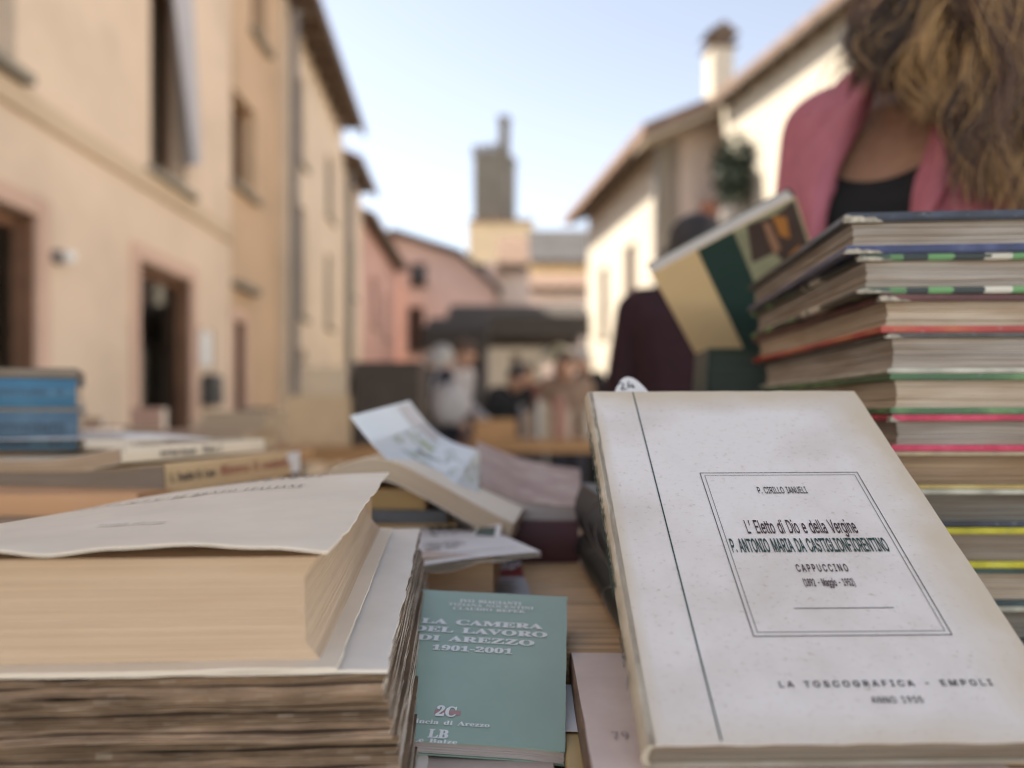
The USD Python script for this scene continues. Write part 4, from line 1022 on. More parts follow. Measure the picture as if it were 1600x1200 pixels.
# ------------------------------------------------------------------ the middle heap
redbook = cov('cover_wine', (.085, .028, .03), c2=(.11, .045, .045)); wine = mat('spine_wine', (.085, .03, .032), .5, .12, 20.0)
hardback('book', 'thick wine red volume with its spine to the front beside the black volumes', V(.0635, .766, .8605), V(0, 1, 0), V(-1, 0, 0), UP, .17, .0645 + .0, .039, .002, redbook, redbook, pg_brown, spine_mat=wine, seed=75, round_spine=.003, oh=.001)
rosy = printed('cover_rose_glossy', [(.25, (.28, .155, .11)), (.45, (.37, .22, .165)), (.6, (.48, .33, .26)), (.75, (.31, .18, .13))], 2.5, 4.0, .5)
FLc, FRc, BRc, BLc = at(750, 757, .775), at(908, 792, .775), at(905, 733, .955), at(746, 690, .955)
soft_book('book', 'glossy rose paperback with pale pages on top of the wine red volume', FLc, FRc, BRc, BLc, .0215, rosy, pg_light, seed=76, sheets=16, bend=lambda u, v: -UP * (.006 * np.sin(np.pi * u)), over=.004, jit=.0003)
# a prop under its raised left end
soft_book('book', 'small book under the raised end of the rose paperback', V(-.048, .80, .8995), V(-.004, .80, .8995), V(-.004, .95, .9025), V(-.048, .95, .9025), .038, beige_c, pg_cream, seed=77)

# the sagging paperback with its printed cover standing up
W0, W1 = at(512, 737, .72), at(803, 818, .70)
W0b, W1b = W0 + V(.02, .15, .004), W1 + V(.02, .15, .01)
wbend = lambda u, v: UP * (.0215 * np.sin(np.pi * np.clip(u, 0, 1) ** .92) - .010 * np.sin(2 * np.pi * u) * 0 + .007 * np.sin(np.pi * np.clip(u * 2.0, 0, 1)) - .004 * np.sin(np.pi * np.clip(u * 2 - 1, 0, 1)))
sag, stp, sup = soft_book('sagging_paperback', 'soft cream paperback sagging over the heap with its printed cover bent upright', W0, W1, W1b, W0b, .0185, paper_old, pages('pages_butter', (.56, .43, .30), .85, .35), bend=wbend, seed=78, sheets=18, jit=.00012, wave=.0001, n=40)
pic = printed('print_green_sketch', [(.30, (.72, .72, .68)), (.47, (.8, .79, .75)), (.54, (.36, .38, .33)), (.58, (.62, .62, .42)), (.62, (.7, .7, .66)), (.74, (.5, .5, .48))], 3.2, 2.6, .35, 2.3)
c_nf, c_nh, c_fh, c_ff = at(547, 650, .715), at(702, 768, .712), at(746, 702, .85), at(640, 626, .85)
cv = lambda u, v: bilinear(c_nf, c_nh, c_fh, c_ff)(u, v) + UP * (-.010 * np.sin(np.pi * np.asarray(u)))[..., None] - V(.004, 0, 0) * np.sin(np.pi * np.asarray(u))[..., None]
v, f, st = sheet(cv, .0006, 24, 16, unit(V(.5, -.2, .8)))
cvp = part(sag, 'raised_cover', (v, f), mat('cover_chalk', (.76, .76, .73), .4, .05, 12.0), uv=st, smooth=True)
v, f, st = sheet(lambda u, v: cv(.28 + .68 * np.asarray(u), .28 + .52 * np.asarray(v)), .0002, 20, 14, unit(V(.5, -.2, .8)), .0005)
part(sag, 'cover_picture', (v, f), pic, uv=st, smooth=True)
v, f, st = sheet(lambda u, v: cv(.03 + .5 * np.asarray(u), .72 + .24 * np.asarray(v)), .0002, 20, 6, unit(V(.5, -.2, .8)), .0005)
part(sag, 'cover_band', (v, f), mat('band_pale_rose', (.62, .55, .50), .5, .08, 20.0), uv=st, smooth=True)
for q0, q1, hh, vv in ((.45, .62, .2, .60), (.5, .7, .14, .42)):
    v, f, st = sheet(lambda u, v: cv(q0 + (q1 - q0) * np.asarray(u), vv + hh * .35 * np.asarray(v) * (1 - np.asarray(u) * .4)), .0002, 8, 5, unit(V(.5, -.2, .8)), .0009)
    part(sag, 'picture_shape', (v, f), mat('ink_olive', (.36, .4, .13), .5, .3, 60.0) if vv > .5 else mat('ink_soft_grey', (.34, .34, .32), .5, .3, 60.0), uv=st)
k_n, k_f = at(748, 793, .715), at(750, 712, .85)
cs = bilinear(c_nh, k_n, k_f, c_fh)
v, f, st = sheet(cs, .0006, 8, 16, unit(V(.3, -.3, .85)))
part(sag, 'cover_spine', (v, f), printed('print_spine_grey', [(.3, (.5, .5, .47)), (.5, (.66, .66, .62)), (.56, (.45, .46, .3)), (.64, (.3, .3, .28)), (.7, (.6, .6, .56))], 3.0, 7.0, .4, 5.1), uv=st)

# the block with the folded leaflet on it
mblk = soft_book('book', 'thick tan paged paperback under the folded leaflet', at(655, 872, .60), at(770, 867, .605), V(-.010, .76, .894), V(-.072, .76, .893), .0335, beige_c, pg_tan, seed=79, sheets=22, jit=.0002, wave=.0002, hollow={0: .001})[0]
la, lb_, lc, ld = at(655, 884, .585), at(846, 862, .61), at(728, 811, .80), at(600, 808, .80)
lf_ = thing('folded_leaflet', 'white folded newspaper leaflet with black headline lying on the tan paged paperback', 'leaflet', (la + lb_ + lc + ld) / 4)
lbend = lambda i: (lambda u, v: UP * (.0012 * np.sin(np.pi * u) - .0022 * i * (.4 + .6 * np.sin(np.pi * np.clip(u * (1.2 + .3 * i), 0, 1))) * (1 - v * .8) - .0003 * i - .0015 * np.exp(-((u - .62) / .1) ** 2) * (i > 0) * (1 - v)))
for i in range(4):
    tpb = bilinear(la, lb_, lc, ld, lbend(i))
    v, f, st = sheet(tpb, .0003, 40, 14, UP, rag=.004, seed=90 + i)
    part(lf_, 'leaf', (v, f), mat('paper_leaflet', (.70, .67, .65), .6, .05, 15.0) if i == 0 else paper_old, uv=st, smooth=True)
tp0 = bilinear(la, lb_, lc, ld, lbend(0))


def lprint(text, u0, u1, v0, h, serif=False, bold=0):
    polys, w = glyphs(text, serif, 0, bold)
    out = []
    for p in polys:
        if p.area > 1e-4:
            a, f = trimesh.creation.triangulate_polygon(p, engine='earcut')
            x = tp0(u0 + a[:, 0] / w * (u1 - u0), v0 + a[:, 1] * h) + UP * .0009
            g_ = np.cross(x[f[0][1]] - x[f[0][0]], x[f[0][2]] - x[f[0][0]])
            out.append((x, f if g_[2] > 0 else f[:, ::-1]))
    return join(*out)


part(lf_, 'headline', lprint('nola', .36, .78, .60, .17, False, 5), ink)
part(lf_, 'headline', lprint('L . -', .32, .58, .47, .06, False, 4), ink)
for q, (t0, a0, a1) in enumerate((('Pubblico ogni anno', .17, .50), ('e incontri di Arezzo', .14, .52), ('della citta', .14, .42))):
    part(lf_, 'lettering', lprint(t0, a0, a1, .30 - .05 * q, .032, False, 2), ink_grey)
part(lf_, 'printed_rule', lprint('________________', .32, .86, .10, .05), ink)
cardc = thing('picture_card', 'small white bordered card with dark green picture behind the leaflet', 'card', at(766, 830, .70))
cq = bilinear(at(738, 838, .69), at(780, 842, .68), at(784, 819, .70), at(745, 823, .71))
v, f, st = sheet(cq, .0008, 4, 4, unit(V(0, -.6, .8)))
part(cardc, 'card', (v, f), paper_white)
v, f, st = sheet(lambda u, v: cq(.08 + .72 * np.asarray(u), .12 + .7 * np.asarray(v)), .0002, 4, 4, unit(V(0, -.6, .8)), .0006)
part(cardc, 'picture', (v, f), mat('ink_moss', (.10, .13, .11), .5, .3, 90.0))
# the magazine with the red band
mq = bilinear(V(-.020, .56, .8625), V(.0175, .56, .8625), V(.0045, .80, .8625), V(-.016, .80, .8625))
mz = thing('magazine', 'grey magazine with a red title band between the tan paged book and the boards', 'magazine', mq(np.array([.5]), np.array([.5]))[0])
v, f, st = sheet(mq, .0015, 6, 20, UP, rag=.004)
part(mz, 'paper', (v, f), mat('paper_cool_grey', (.5, .48, .48), .4, .08, 20.0), uv=st)
v, f, st = sheet(lambda u, v: mq(np.asarray(u), .53 + .30 * np.asarray(v)), .0002, 4, 4, UP, .0004)
part(mz, 'title_band', (v, f), mat('ink_band_red', (.30, .04, .035), .35, .12, 30.0))
d_ = lambda u, v: mq(np.array([u]), np.array([v]))[0]
part(mz, 'title_lettering', lettering('tico', d_(.02, .655), unit(V(1, .0, 0)), unit(V(.22, 1, 0)), UP, width=.0195, height=.048, bold=3, lift=.0012), ink_white)
part(mz, 'lettering', lettering('n. 2', d_(.52, .88), V(1, 0, 0), V(0, 1, 0), UP, width=.006, height=.022, bold=2, lift=.0012), ink)
for q in range(6):
    part(mz, 'printed_line', strip(d_(.05, .44 - .055 * q), d_(.72 - .1 * (q % 2), .44 - .055 * q), .0035, UP, .0012), ink_grey)

# small books seen under the sagging paperback
ochre_c = mat('cover_ochre', (.45, .29, .12), .5, .12, 14.0); olive_c = mat('cover_olive', (.25, .22, .1), .5, .2, 14.0); grey_c = mat('cover_slate', (.13, .13, .13), .5, .2, 20.0)
sm = [('ochre paperback with dark dots under the sagging paperback', V(-.155, .745, .933), .075, .11, .019, ochre_c, pg_tan), ('dark slate paperback under the ochre one', V(-.160, .74, .9135), .10, .12, .012, grey_c, pg_cream),
      ('tan paperback low in the middle heap', V(-.165, .735, .901), .115, .13, .019, ochre_c, pg_tan), ('grey backed book at the bottom of the middle heap', V(-.17, .735, .8815), .125, .13, .0205, grey_c, pg_cream)]
for i, (lb, p, w, l, t, m, pm) in enumerate(sm):
    ex, ey = yaw(-4 + 3 * i)
    soft_book('book', lb, p, p + ex * w, p + ex * w + ey * l, p + ey * l, t, m, pm, seed=100 + i, spine=0, sheets=8)
pb = bilinear(V(-.085, .70, .897), V(-.03, .70, .897), V(-.03, .83, .899), V(-.085, .83, .899))

# ------------------------------------------------------------------ the left heap
ex, ey = yaw(0)
N, Fp, Lf = at(187, 700, .75), at(411, 686, .947), at(-30, 716, .815)
ivory = mat('cover_ivory', (.76, .64, .48), .5, .06, 12.0, c2=(.80, .69, .54)); spine_iv = mat('spine_ivory', (.80, .67, .50), .45, .05, 12.0)
lean = Fp - N
fb, _, fu = soft_book('book', 'ivory physics paperback with lettered spine on top of the left heap', N, Fp, Lf + lean, Lf, .0142, ivory, pages('pages_peach', (.5, .37, .26), .8, .5), seed=110, spine=0, sheets=14, jit=.0002, spine_mat=spine_iv, over=.0, bend=lambda u, v: -UP * (.010 * np.clip(v - .3, 0, 1) ** 1.5)) if False else soft_book(
    'book', 'ivory physics paperback with lettered spine on top of the left heap', Lf, N, Fp, Lf + lean, .0142, ivory, pages('pages_peach', (.5, .37, .26), .8, .5), seed=110, spine=1, sheets=14, jit=.0002, spine_mat=spine_iv, bend=lambda u, v: -UP * (.006 * np.sin(np.pi * np.clip(u, 0, 1))))
sdir = unit(Fp - N); sup_ = unit(UP - sdir * sdir[2]); snrm = np.cross(sdir, sup_)
part(fb, 'lettering', lettering('Sesil Rand Simonetti', N + sdir * .047 - sup_ * .0102 + snrm * .0024, sdir, sup_, snrm, width=.05, height=.0056, serif=True, bold=1), ink)
part(fb, 'lettering', lettering('fisica 1', N + sdir * .107 - sup_ * .0105 + snrm * .0024, sdir, sup_, snrm, width=.03, height=.0075, bold=1), ink)
part(fb, 'spine_rule', strip(N + sdir * .004 + snrm * .0013, N + sdir * .004 - sup_ * .014 + snrm * .0013, .0008, snrm), ink_brown)
N2, F2, L2 = at(255, 726, .735), at(452, 704, .92), at(-60, 733, .80)
lean2 = F2 - N2
mustard = mat('spine_mustard', (.62, .42, .22), .5, .1, 12.0)
tb = soft_book('book', 'mustard spined paperback with red title under the ivory physics paperback', L2, N2, F2, L2 + lean2, .0285, mustard, pages('pages_shade', (.26, .20, .15), .75, .5), seed=111, spine=1, sheets=20, jit=.0002, spine_mat=mustard, bend=lambda u, v: -UP * .004 * np.sin(np.pi * np.clip(u, 0, 1)))[0]
sd2 = unit(F2 - N2); su2 = unit(UP - sd2 * sd2[2]); sn2 = np.cross(sd2, su2)
part(tb, 'lettering', lettering('L. Tondini M. Conte', N2 + sd2 * .006 - su2 * .0165 + sn2 * .0024, sd2, su2, sn2, width=.062, height=.0075, serif=True, bold=1), ink)
part(tb, 'lettering', lettering('Ricerca & costumi', N2 + sd2 * .075 - su2 * .0165 + sn2 * .0024, sd2, su2, sn2, width=.115, height=.0095, serif=True, bold=0), ink_red)
part(tb, 'spine_label', strip(N2 + sd2 * .190 - su2 * .014 + sn2 * .0015, N2 + sd2 * .214 - su2 * .014 + sn2 * .0015, .024, sn2), paper_white)
orange_c = mat('cover_orange_paper', (.62, .34, .17), .55, .06, 10.0)
soft_book('book', 'orange book low in the left heap', at(-60, 772, .715), at(215, 770, .70), V(-.27, .90, .9325), V(-.66, .90, .9325), .0205, orange_c, pg_orange, seed=112, spine=0, sheets=8, spine_mat=orange_c)
soft_book('book', 'brown book under the orange one in the left heap', V(-.55, .705, .9115), V(-.285, .695, .9115), V(-.26, .89, .9115), V(-.60, .89, .9115), .0255, far_cov[0], pg_brown, seed=113, spine=0)
soft_book('book', 'lowest dark book of the left heap', V(-.57, .70, .885), V(-.275, .70, .885), V(-.26, .89, .885), V(-.60, .89, .885), .024, grey_c, pg_brown, seed=114, spine=0)
# loose white sheets on the heap
for i, (q, lb) in enumerate((([at(-20, 708, .83), at(330, 698, .90), at(230, 687, .99), at(60, 690, .99)], 'white loose sheet fanned out on the left heap'), ([at(-40, 706, .86), at(190, 701, .86), at(210, 688, 1.0), at(20, 694, 1.0)], 'greyish loose sheet beneath the blue volumes'))):
    q = [V(p[0], p[1], .9755 + .0012 * i + (.004 if p[1] > .95 else 0)) for p in q]
    v, f, st = sheet(bilinear(*q, bend=lambda u, v: UP * .002 * np.sin(np.pi * u) * np.sin(np.pi * v)), .0004, 14, 14, UP)
    solo('loose_sheet', lb, 'paper', (v, f), paper_white if i == 0 else MATS['paper_cool_grey'], smooth=True, uv=st)
# the blue volumes
bluec = mat('cover_steel_blue', (.05, .145, .225), .35, .14, 20.0, .2, c2=(.075, .19, .28), spec=.5, bscale=150); blueb = mat('cover_slate_blue', (.06, .11, .155), .35, .14, 20.0, .2, c2=(.085, .145, .19), spec=.5, bscale=150)
BY = .88
BD, BS = unit(V(-.40, .88, 0)), unit(V(-.88, -.40, 0))     # the volumes stand turned, spine to the front
for (ya, yb_, xr, m, lb, sd) in ((642, 703, 122, blueb, 'lower slate blue volume with dark lettering on the left heap', 121), (593, 637, 119, bluec, 'upper steel blue volume on the left heap', 122)):
    z0, z1 = zpx(yb_, BY), zpx(ya, BY)
    xr_ = (xr - 800) / F * BY
    h = hardback('blue_volume', lb, V(xr_, BY, z0), BD, BS, UP, .15, .27, z1 - z0, .003, m, m, pg_cream, seed=sd, round_spine=.004, oh=.003)
    if sd == 121:
        part(h, 'lettering', lettering('OTTOCENTO', V(xr_, BY, z0 + .0195) + BS * .078 - BD * .0042, -BS, UP, -BD, width=.066, height=.0095, bold=2, lift=.0012), ink_navy)
        part(h, 'lettering', lettering('PERIS . II', V(xr_, BY, z0 + .0055) + BS * .088 - BD * .0030, -BS, UP, -BD, width=.072, height=.0105, bold=2, lift=.0012), ink_navy)
    else:
        part(h, 'lettering', lettering('LETTERATURA  2', V(xr_, BY, z0 + .014) + BS * .10 - BD * .0042, -BS, UP, -BD, width=.088, height=.006, lift=.0012), ink_navy)
zt = zpx(593, BY) + .0006
soft_book('book', 'thin dark booklet with black cover on top of the blue volumes', V(-.4785, BY + .004, zt + .0125) + BS * .26, V(-.4785, BY + .004, zt + .0115), V(-.4785, BY + .004, zt + .0115) + BD * .13, V(-.4785, BY + .004, zt + .0125) + BS * .26 + BD * .13, .011, blackc, pg_brown, seed=123, sheets=5, bend=lambda u, v: -UP * .0008 * np.sin(np.pi * u))
# small support under the sheets and the blue volumes
soft_book('book', 'flat tan book behind the ivory physics paperback', V(-.75, .955, .9585), V(-.31, .955, .9595), V(-.31, 1.01, .9595), V(-.75, 1.01, .9585), .025, ochre_c, pg_tan, seed=124, sheets=6)
soft_book('book', 'flat brown book at the rear of the left heap', V(-.75, .955, .9325), V(-.31, .955, .9335), V(-.31, 1.01, .9335), V(-.75, 1.01, .9325), .072, far_cov[3], pg_brown, seed=125)

# ------------------------------------------------------------------ the book held up by the woman
HT = at(1018, 428, .93); HA = unit(V(.1476, -.044, .0755)); HBv = at(1108, 594, 1.08) - HT; HB = unit(HBv - HA * np.dot(HBv, HA)); HN = np.cross(HA, HB)
if HN[1] > 0:
    HN = -HN                                            # the printed side faces the table's front
HWd, HLn, HTk = .175, float(np.linalg.norm(HBv)), .020
hb = thing('held_book', 'tan and dark green hardback held up by the woman behind the stack', 'book', HT + HA * HWd / 2 + HB * HLn / 2)
hpt = lambda a, b, c=0.0: HT + HA * a + HB * b + HN * c


def hbox(a0, a1, b0, b1, c0, c1, ch=.0006):
    v, f = cbox(a0, a1, b0, b1, c0, c1, ch)
    w = HT + v[:, :1] * HA + v[:, 1:2] * HB + v[:, 2:3] * HN
    return w, (f if np.dot(np.cross(HA, HB), HN) > 0 else f[:, ::-1])


tanc = mat('cover_tan', (.72, .50, .26), .45, .05, 8.0); greenb = mat('cover_bottle_green', (.028, .05, .04), .4, .12, 20.0)
part(hb, 'front_cover', hbox(0, HWd, 0, HLn, -.002, 0), tanc)
part(hb, 'back_cover', hbox(0, HWd, 0, HLn, -HTk, -HTk + .002), greenb)
part(hb, 'spine', hbox(HWd - .0018, HWd + .0005, .0004, HLn - .0004, -HTk + .0022, -.0022, .0003), greenb)
blk = lambda u, v: hpt(.0008, .0006, -.0021) + HA * (np.asarray(u)[..., None] * (HWd - .0030)) + HB * (np.asarray(v)[..., None] * (HLn - .0012))
v, f, st = block(blk, HTk - .0042, 12, 20, HN, .0002, .0002, None, 131)
part(hb, 'page_block', (v, f), pg_white, uv=st)
part(hb, 'green_band', hbox(.057, .101, .0006, HLn - .0006, .0001, .0003, .00005), greenb)
hm_ = mat('print_olive', (.30, .28, .17), .5, .2, 30.0)
part(hb, 'cover_picture', hbox(.1013, HWd - .0008, .0006, HLn - .0006, .0001, .0003, .00005), hm_)
dk, og = mat('print_umber', (.07, .045, .036), .5, .2, 40.0), mat('print_orange', (.42, .17, .045), .5, .2, 40.0)


def hpoly(pts, m, c, nm='picture_shape'):
    p = shapely.Polygon(pts).buffer(.003).buffer(-.002)
    a, f = trimesh.creation.triangulate_polygon(p, engine='earcut')
    w = HT + a[:, :1] * HA + a[:, 1:2] * HB + HN * c
    g_ = np.cross(w[f[0][1]] - w[f[0][0]], w[f[0][2]] - w[f[0][0]])
    part(hb, nm, (w, f if g_ @ HN > 0 else f[:, ::-1]), m)


hpoly([(.118, .004), (.150, .01), (.171, .004), (.171, .10), (.160, .14), (.135, .06), (.108, .058)], dk, .0005)
hpoly([(.11, .115), (.128, .085), (.15, .1), (.165, .15), (.15, .19), (.112, .16)], dk, .0005)
hpoly([(.134, .012), (.139, .016), (.141, .06), (.134, .062)], mat('print_clay', (.33, .17, .10), .5, .2, 40.0), .0008)
hpoly([(.146, .01), (.158, .02), (.155, .05), (.147, .04)], og, .0008)
hpoly([(.150, .075), (.162, .07), (.164, .1), (.155, .11)], og, .0008)
# dark green volumes behind, on the near table
for i, (z0, z1, lb) in enumerate(((.8605, .91, 'lowest bottle green volume behind the tall stack'), (.911, .96, 'middle bottle green volume behind the tall stack'), (.961, 1.0, 'third bottle green volume behind the tall stack'), (1.001, 1.05, 'topmost bottle green volume behind the tall stack'))):
    z0 += -.032; z1 += .028 if i == 3 else -.032
    ex, ey = yaw(2 - 2 * i)
    hardback('green_volume', lb, V(.215 + .004 * i, .925, z0), ex, ey, UP, .15, .10, z1 - z0, .0025, greenb, greenb, pages('pages_green_stained', (.06, .075, .06), .6), seed=140 + i, round_spine=.003)
# ------------------------------------------------------------------ people
SPH = trimesh.creation.icosphere(2, 1.0)


def ball(c, r):
    return np.asarray(c, float) + np.array(SPH.vertices) * r


def limbs(bones, length=.02, rounds=8):
    """bones: lists of (point, radius); each is the hull of its balls; all are joined into one smooth surface."""
    m = Manifold.batch_boolean([Manifold.hull_points(np.vstack([ball(p, r) for p, r in b])) for b in bones], __import__('manifold3d').OpType.Add)
    m = m.refine_to_length(length)
    me = m.to_mesh()
    t = trimesh.Trimesh(me.vert_properties[:, :3], me.tri_verts, process=True)
    trimesh.smoothing.filter_taubin(t, iterations=rounds)
    return t


def chain(*js):
    return [[js[i], js[i + 1]] for i in range(len(js) - 1)]


def to_manifold(t):
    import manifold3d as m3
    return Manifold(m3.Mesh(np.asarray(t.vertices, np.float32), np.asarray(t.faces, np.uint32)))


skin = usdkit.material(stage, '/World/Looks/skin', {'g': ('geometry', {}), 'n': ('noise_texture', {'scale': 60.0, 'detail': 4.0}), 'r': ('rgb_ramp', {'ramp': [(.3, (.36, .19, .12)), (.7, (.44, .245, .155))]}),
                                                    'p': ('principled_bsdf', {'roughness': .45, 'subsurface_weight': .15, 'subsurface_scale': .01})}, [('g.position', 'n.vector'), ('n.fac', 'r.fac'), ('r.color', 'p.base_color')], surface='p.BSDF')


def cloth(name, c):
    return mat(name, c, .9, .15, 30.0, .2, bscale=300, spec=.15)


def head_mesh(c, fd, r=.1):
    """A head round c that looks along fd; face, ears and jaw."""
    fd = unit(fd); sd = unit(np.cross(fd, UP)); ud = np.cross(sd, fd)
    q = lambda a, b, e: c + sd * a * r / .1 + fd * b * r / .1 + ud * e * r / .1
    k = r / .1
    bones = [[(q(0, -.015, .03), .085 * k), (q(0, .02, .02), .075 * k), (q(0, .045, -.07), .042 * k)], [(q(0, .05, -.085), .03 * k), (q(-.035, .02, -.07), .035 * k), (q(.035, .02, -.07), .035 * k)],
             [(q(0, .085, .02), .008 * k), (q(0, .108, -.025), .012 * k)], [(q(-.013, .095, -.03), .008 * k), (q(.013, .095, -.03), .008 * k)],
             [(q(-.075, -.01, .0), .014 * k), (q(-.08, -.015, -.03), .01 * k)], [(q(.075, -.01, .0), .014 * k), (q(.08, -.015, -.03), .01 * k)],
             [(q(-.05, .055, -.03), .022 * k), (q(.05, .055, -.03), .022 * k)], [(q(-.045, .075, .035), .014 * k), (q(.045, .075, .035), .014 * k)]]
    return bones, q


def hand_bones(w, d, n, curl=.5, k=1.0):
    """A hand at the wrist w, pointing along d, back of the hand along n: palm, four unequal fingers, thumb."""
    d, n = unit(d), unit(n - unit(d) * np.dot(n, unit(d))); s = np.cross(d, n)
    b = [[(w, .024 * k), (w + d * .03 * k + s * .015 * k, .019 * k), (w + d * .03 * k - s * .015 * k, .019 * k)]]
    b += [[(w + d * .03 * k + s * .026 * k, .014 * k), (w + d * .03 * k - s * .026 * k, .014 * k), (w + d * .085 * k + s * .030 * k, .0115 * k), (w + d * .085 * k - s * .030 * k, .0115 * k)]]
    for i, (o, ln) in enumerate(((.031, .068), (.0105, .078), (-.0105, .073), (-.031, .058))):
        p, dr = w + d * .085 * k + s * o * k, d.copy()
        r = .0088 * k
        for j, fr in enumerate((.45, .32, .23)):
            a = curl * (.5 + .35 * j)
            dr = unit(dr * math.cos(a) - n * math.sin(a))
            q = p + dr * ln * fr * k
            b.append([(p, r), (q, r * .92)]); p, r = q, r * .92
    p = w + d * .03 * k + s * .028 * k
    dr = unit(d * .7 + s * .75 - n * .25)
    for ln, r in ((.04, .0115), (.03, .0098)):
        q = p + dr * ln * k; b.append([(p, r * k), (q, r * .9 * k)]); p = q; dr = unit(dr + d * .4 - n * .35)
    return b


def passer(name_label, x, y, h, face, top_c, leg_c, hair_c, bend=0.0, reach=.25, long_hair=False, skirt=False):
    """A passer-by h metres tall who looks along face and bends forward at the hip."""
    f = unit(V(face[0], face[1], 0)); s = np.cross(f, UP); k = h / 1.7
    O = V(x, y, 0)
    P = lambda a, b, z: O + s * a * k + f * b * k + UP * z * k
    hip = P(0, 0, .92)

    def B(a, b, z):
        q = P(a, b, z) - hip
        c, si = math.cos(bend), math.sin(bend)
        fb, ub = q @ f, q[2]
        return hip + s * (q @ s) + f * (fb * c + ub * si) + UP * (ub * c - fb * si)
    hc = B(0, .06, 1.57)
    hd = unit(f * math.cos(bend * .8 + .3) - UP * math.sin(bend * .8 + .3))
    hbones, q = head_mesh(hc, hd, .095 * k)
    torso = [[(B(-.06, 0, .96), .11 * k), (B(.06, 0, .96), .11 * k), (B(-.05, 0, 1.12), .095 * k), (B(.05, 0, 1.12), .095 * k)], [(B(-.05, 0, 1.12), .095 * k), (B(.05, 0, 1.12), .095 * k), (B(-.08, 0, 1.32), .10 * k), (B(.08, 0, 1.32), .10 * k)], [(B(-.16, 0, 1.40), .05 * k), (B(.16, 0, 1.40), .05 * k), (B(0, .01, 1.34), .09 * k)]]
    neck = [[(B(0, .0, 1.40), .055 * k), (B(0, .035, 1.52), .05 * k)]]
    legs, shoes, arms, hands = [], [], [], []
    for sg in (-1, 1):
        legs += chain((P(.085 * sg, 0, .92), .085 * k), (P(.09 * sg, .02, .5), .058 * k), (P(.09 * sg, -.01, .09), .04 * k))
        shoes.append([(P(.09 * sg, -.03, .05), .045 * k), (P(.095 * sg, .14, .035), .034 * k)])
        sh, el, wr = B(.175 * sg, 0, 1.39), B(.22 * sg, .02, 1.13), B(.18 * sg, reach, 1.0 + reach * .3)
        arms += chain((sh, .048 * k), (el, .04 * k), (wr, .03 * k))
        hands += hand_bones(wr, unit(wr - el) + .2 * f, UP, .5, k)
    th = thing('person', name_label, 'person', O)
    body = limbs(torso + neck + hbones + legs + arms + hands + shoes, .035, 5)
    part(th, 'body', body, skin, smooth=True)
    gr = lambda bs, d: [[(p, r + d) for p, r in b] for b in bs]
    part(th, 'jacket', limbs(gr(torso + arms, .014), .03, 8), top_c, smooth=True)
    part(th, 'skirt' if skirt else 'trousers', limbs(gr(legs + [[(P(-.07, 0, .93), .115 * k), (P(.07, 0, .93), .115 * k), (P(-.07, 0, .85), .11 * k), (P(.07, 0, .85), .11 * k)]] + ([[(P(-.08, 0, .9), .12 * k), (P(.08, 0, .9), .12 * k), (P(-.12, 0, .55), .13 * k), (P(.12, 0, .55), .13 * k)]] if skirt else []), .013), .035, 8), leg_c, smooth=True)
    for b in shoes:
        part(th, 'shoe', limbs([[(p, r + .008) for p, r in b]], .03, 3), wood_dark, smooth=True)
    hb_ = [[(q(0, -.03, .045), .088 * k), (q(0, .01, .075), .062 * k), (q(0, -.045, -.02), .075 * k)]]
    if long_hair:
        hb_ += [[(q(0, -.05, 0), .08 * k), (q(0, -.075, -.15), .07 * k)], [(q(-.07, -.03, 0), .035 * k), (q(-.075, -.02, -.15), .03 * k)], [(q(.07, -.03, 0), .035 * k), (q(.075, -.02, -.15), .03 * k)]]
    part(th, 'hair', limbs(hb_, .02, 4), hair_c, smooth=True)
    return th


hair_grey = mat('hair_grey', (.36, .33, .30), .7, .3, 60.0); hair_dark = mat('hair_dark', (.035, .026, .022), .6, .3, 60.0); hair_brown = mat('hair_brown', (.09, .05, .03), .6, .3, 60.0)
passer('grey haired person in dark navy jacket bending over the far stall', -.72, 5.35, 1.62, (.6, .8), cloth('wool_navy', (.035, .035, .045)), cloth('denim_dark', (.05, .05, .06)), hair_grey, .55, .3)
passer('person in pale shirt leaning over the far orange table', -.60, 6.7, 1.68, (.75, -.6), cloth('cotton_pale', (.5, .44, .42)), cloth('denim_dark', (.05, .05, .06)), hair_brown, .35, .3)
passer('person in black coat standing at the crates under the canopy', -.08, 6.9, 1.5, (.4, -.9), cloth('wool_black', (.03, .028, .028)), cloth('wool_black', (.03, .028, .028)), hair_dark, .45, .25)
passer('person in brown jacket behind the row of books on the far table', .46, 6.6, 1.55, (-.2, -1), cloth('wool_tan', (.3, .2, .14)), cloth('denim_dark', (.05, .05, .06)), hair_brown, .25, .25)
passer('dark haired woman in maroon clothes seen from behind near the held book', .50, 2.25, 1.60, (.35, .94), cloth('knit_maroon', (.05, .026, .03)), cloth('cloth_maroon', (.10, .035, .04)), hair_dark, .12, .18, True, True)
passer('person in dark grey coat at the left end of the long canopy', -.62, 9.0, 1.66, (.3, -.95), cloth('wool_ash', (.09, .085, .08)), cloth('denim_dark', (.05, .05, .06)), hair_dark, .2, .2)
passer('person in rusty red top under the long canopy', .25, 9.4, 1.62, (-.5, -.8), cloth('cotton_rust', (.26, .11, .08)), cloth('denim_dark', (.05, .05, .06)), hair_brown, .15, .2)
passer('person in black jacket with arms forward behind the far crates', .86, 8.2, 1.7, (-.8, -.5), cloth('wool_black', (.03, .028, .028)), cloth('wool_black', (.03, .028, .028)), hair_grey, .2, .3)
passer('person in beige coat walking away under the canopy', .62, 10.6, 1.72, (.1, 1), cloth('wool_beige', (.38, .3, .22)), cloth('denim_dark', (.05, .05, .06)), hair_dark, .08, .1)
bag = thing('shoulder_bag', 'pale grey round shoulder bag carried at the far stall', 'bag', (-.40, 5.2, .93))
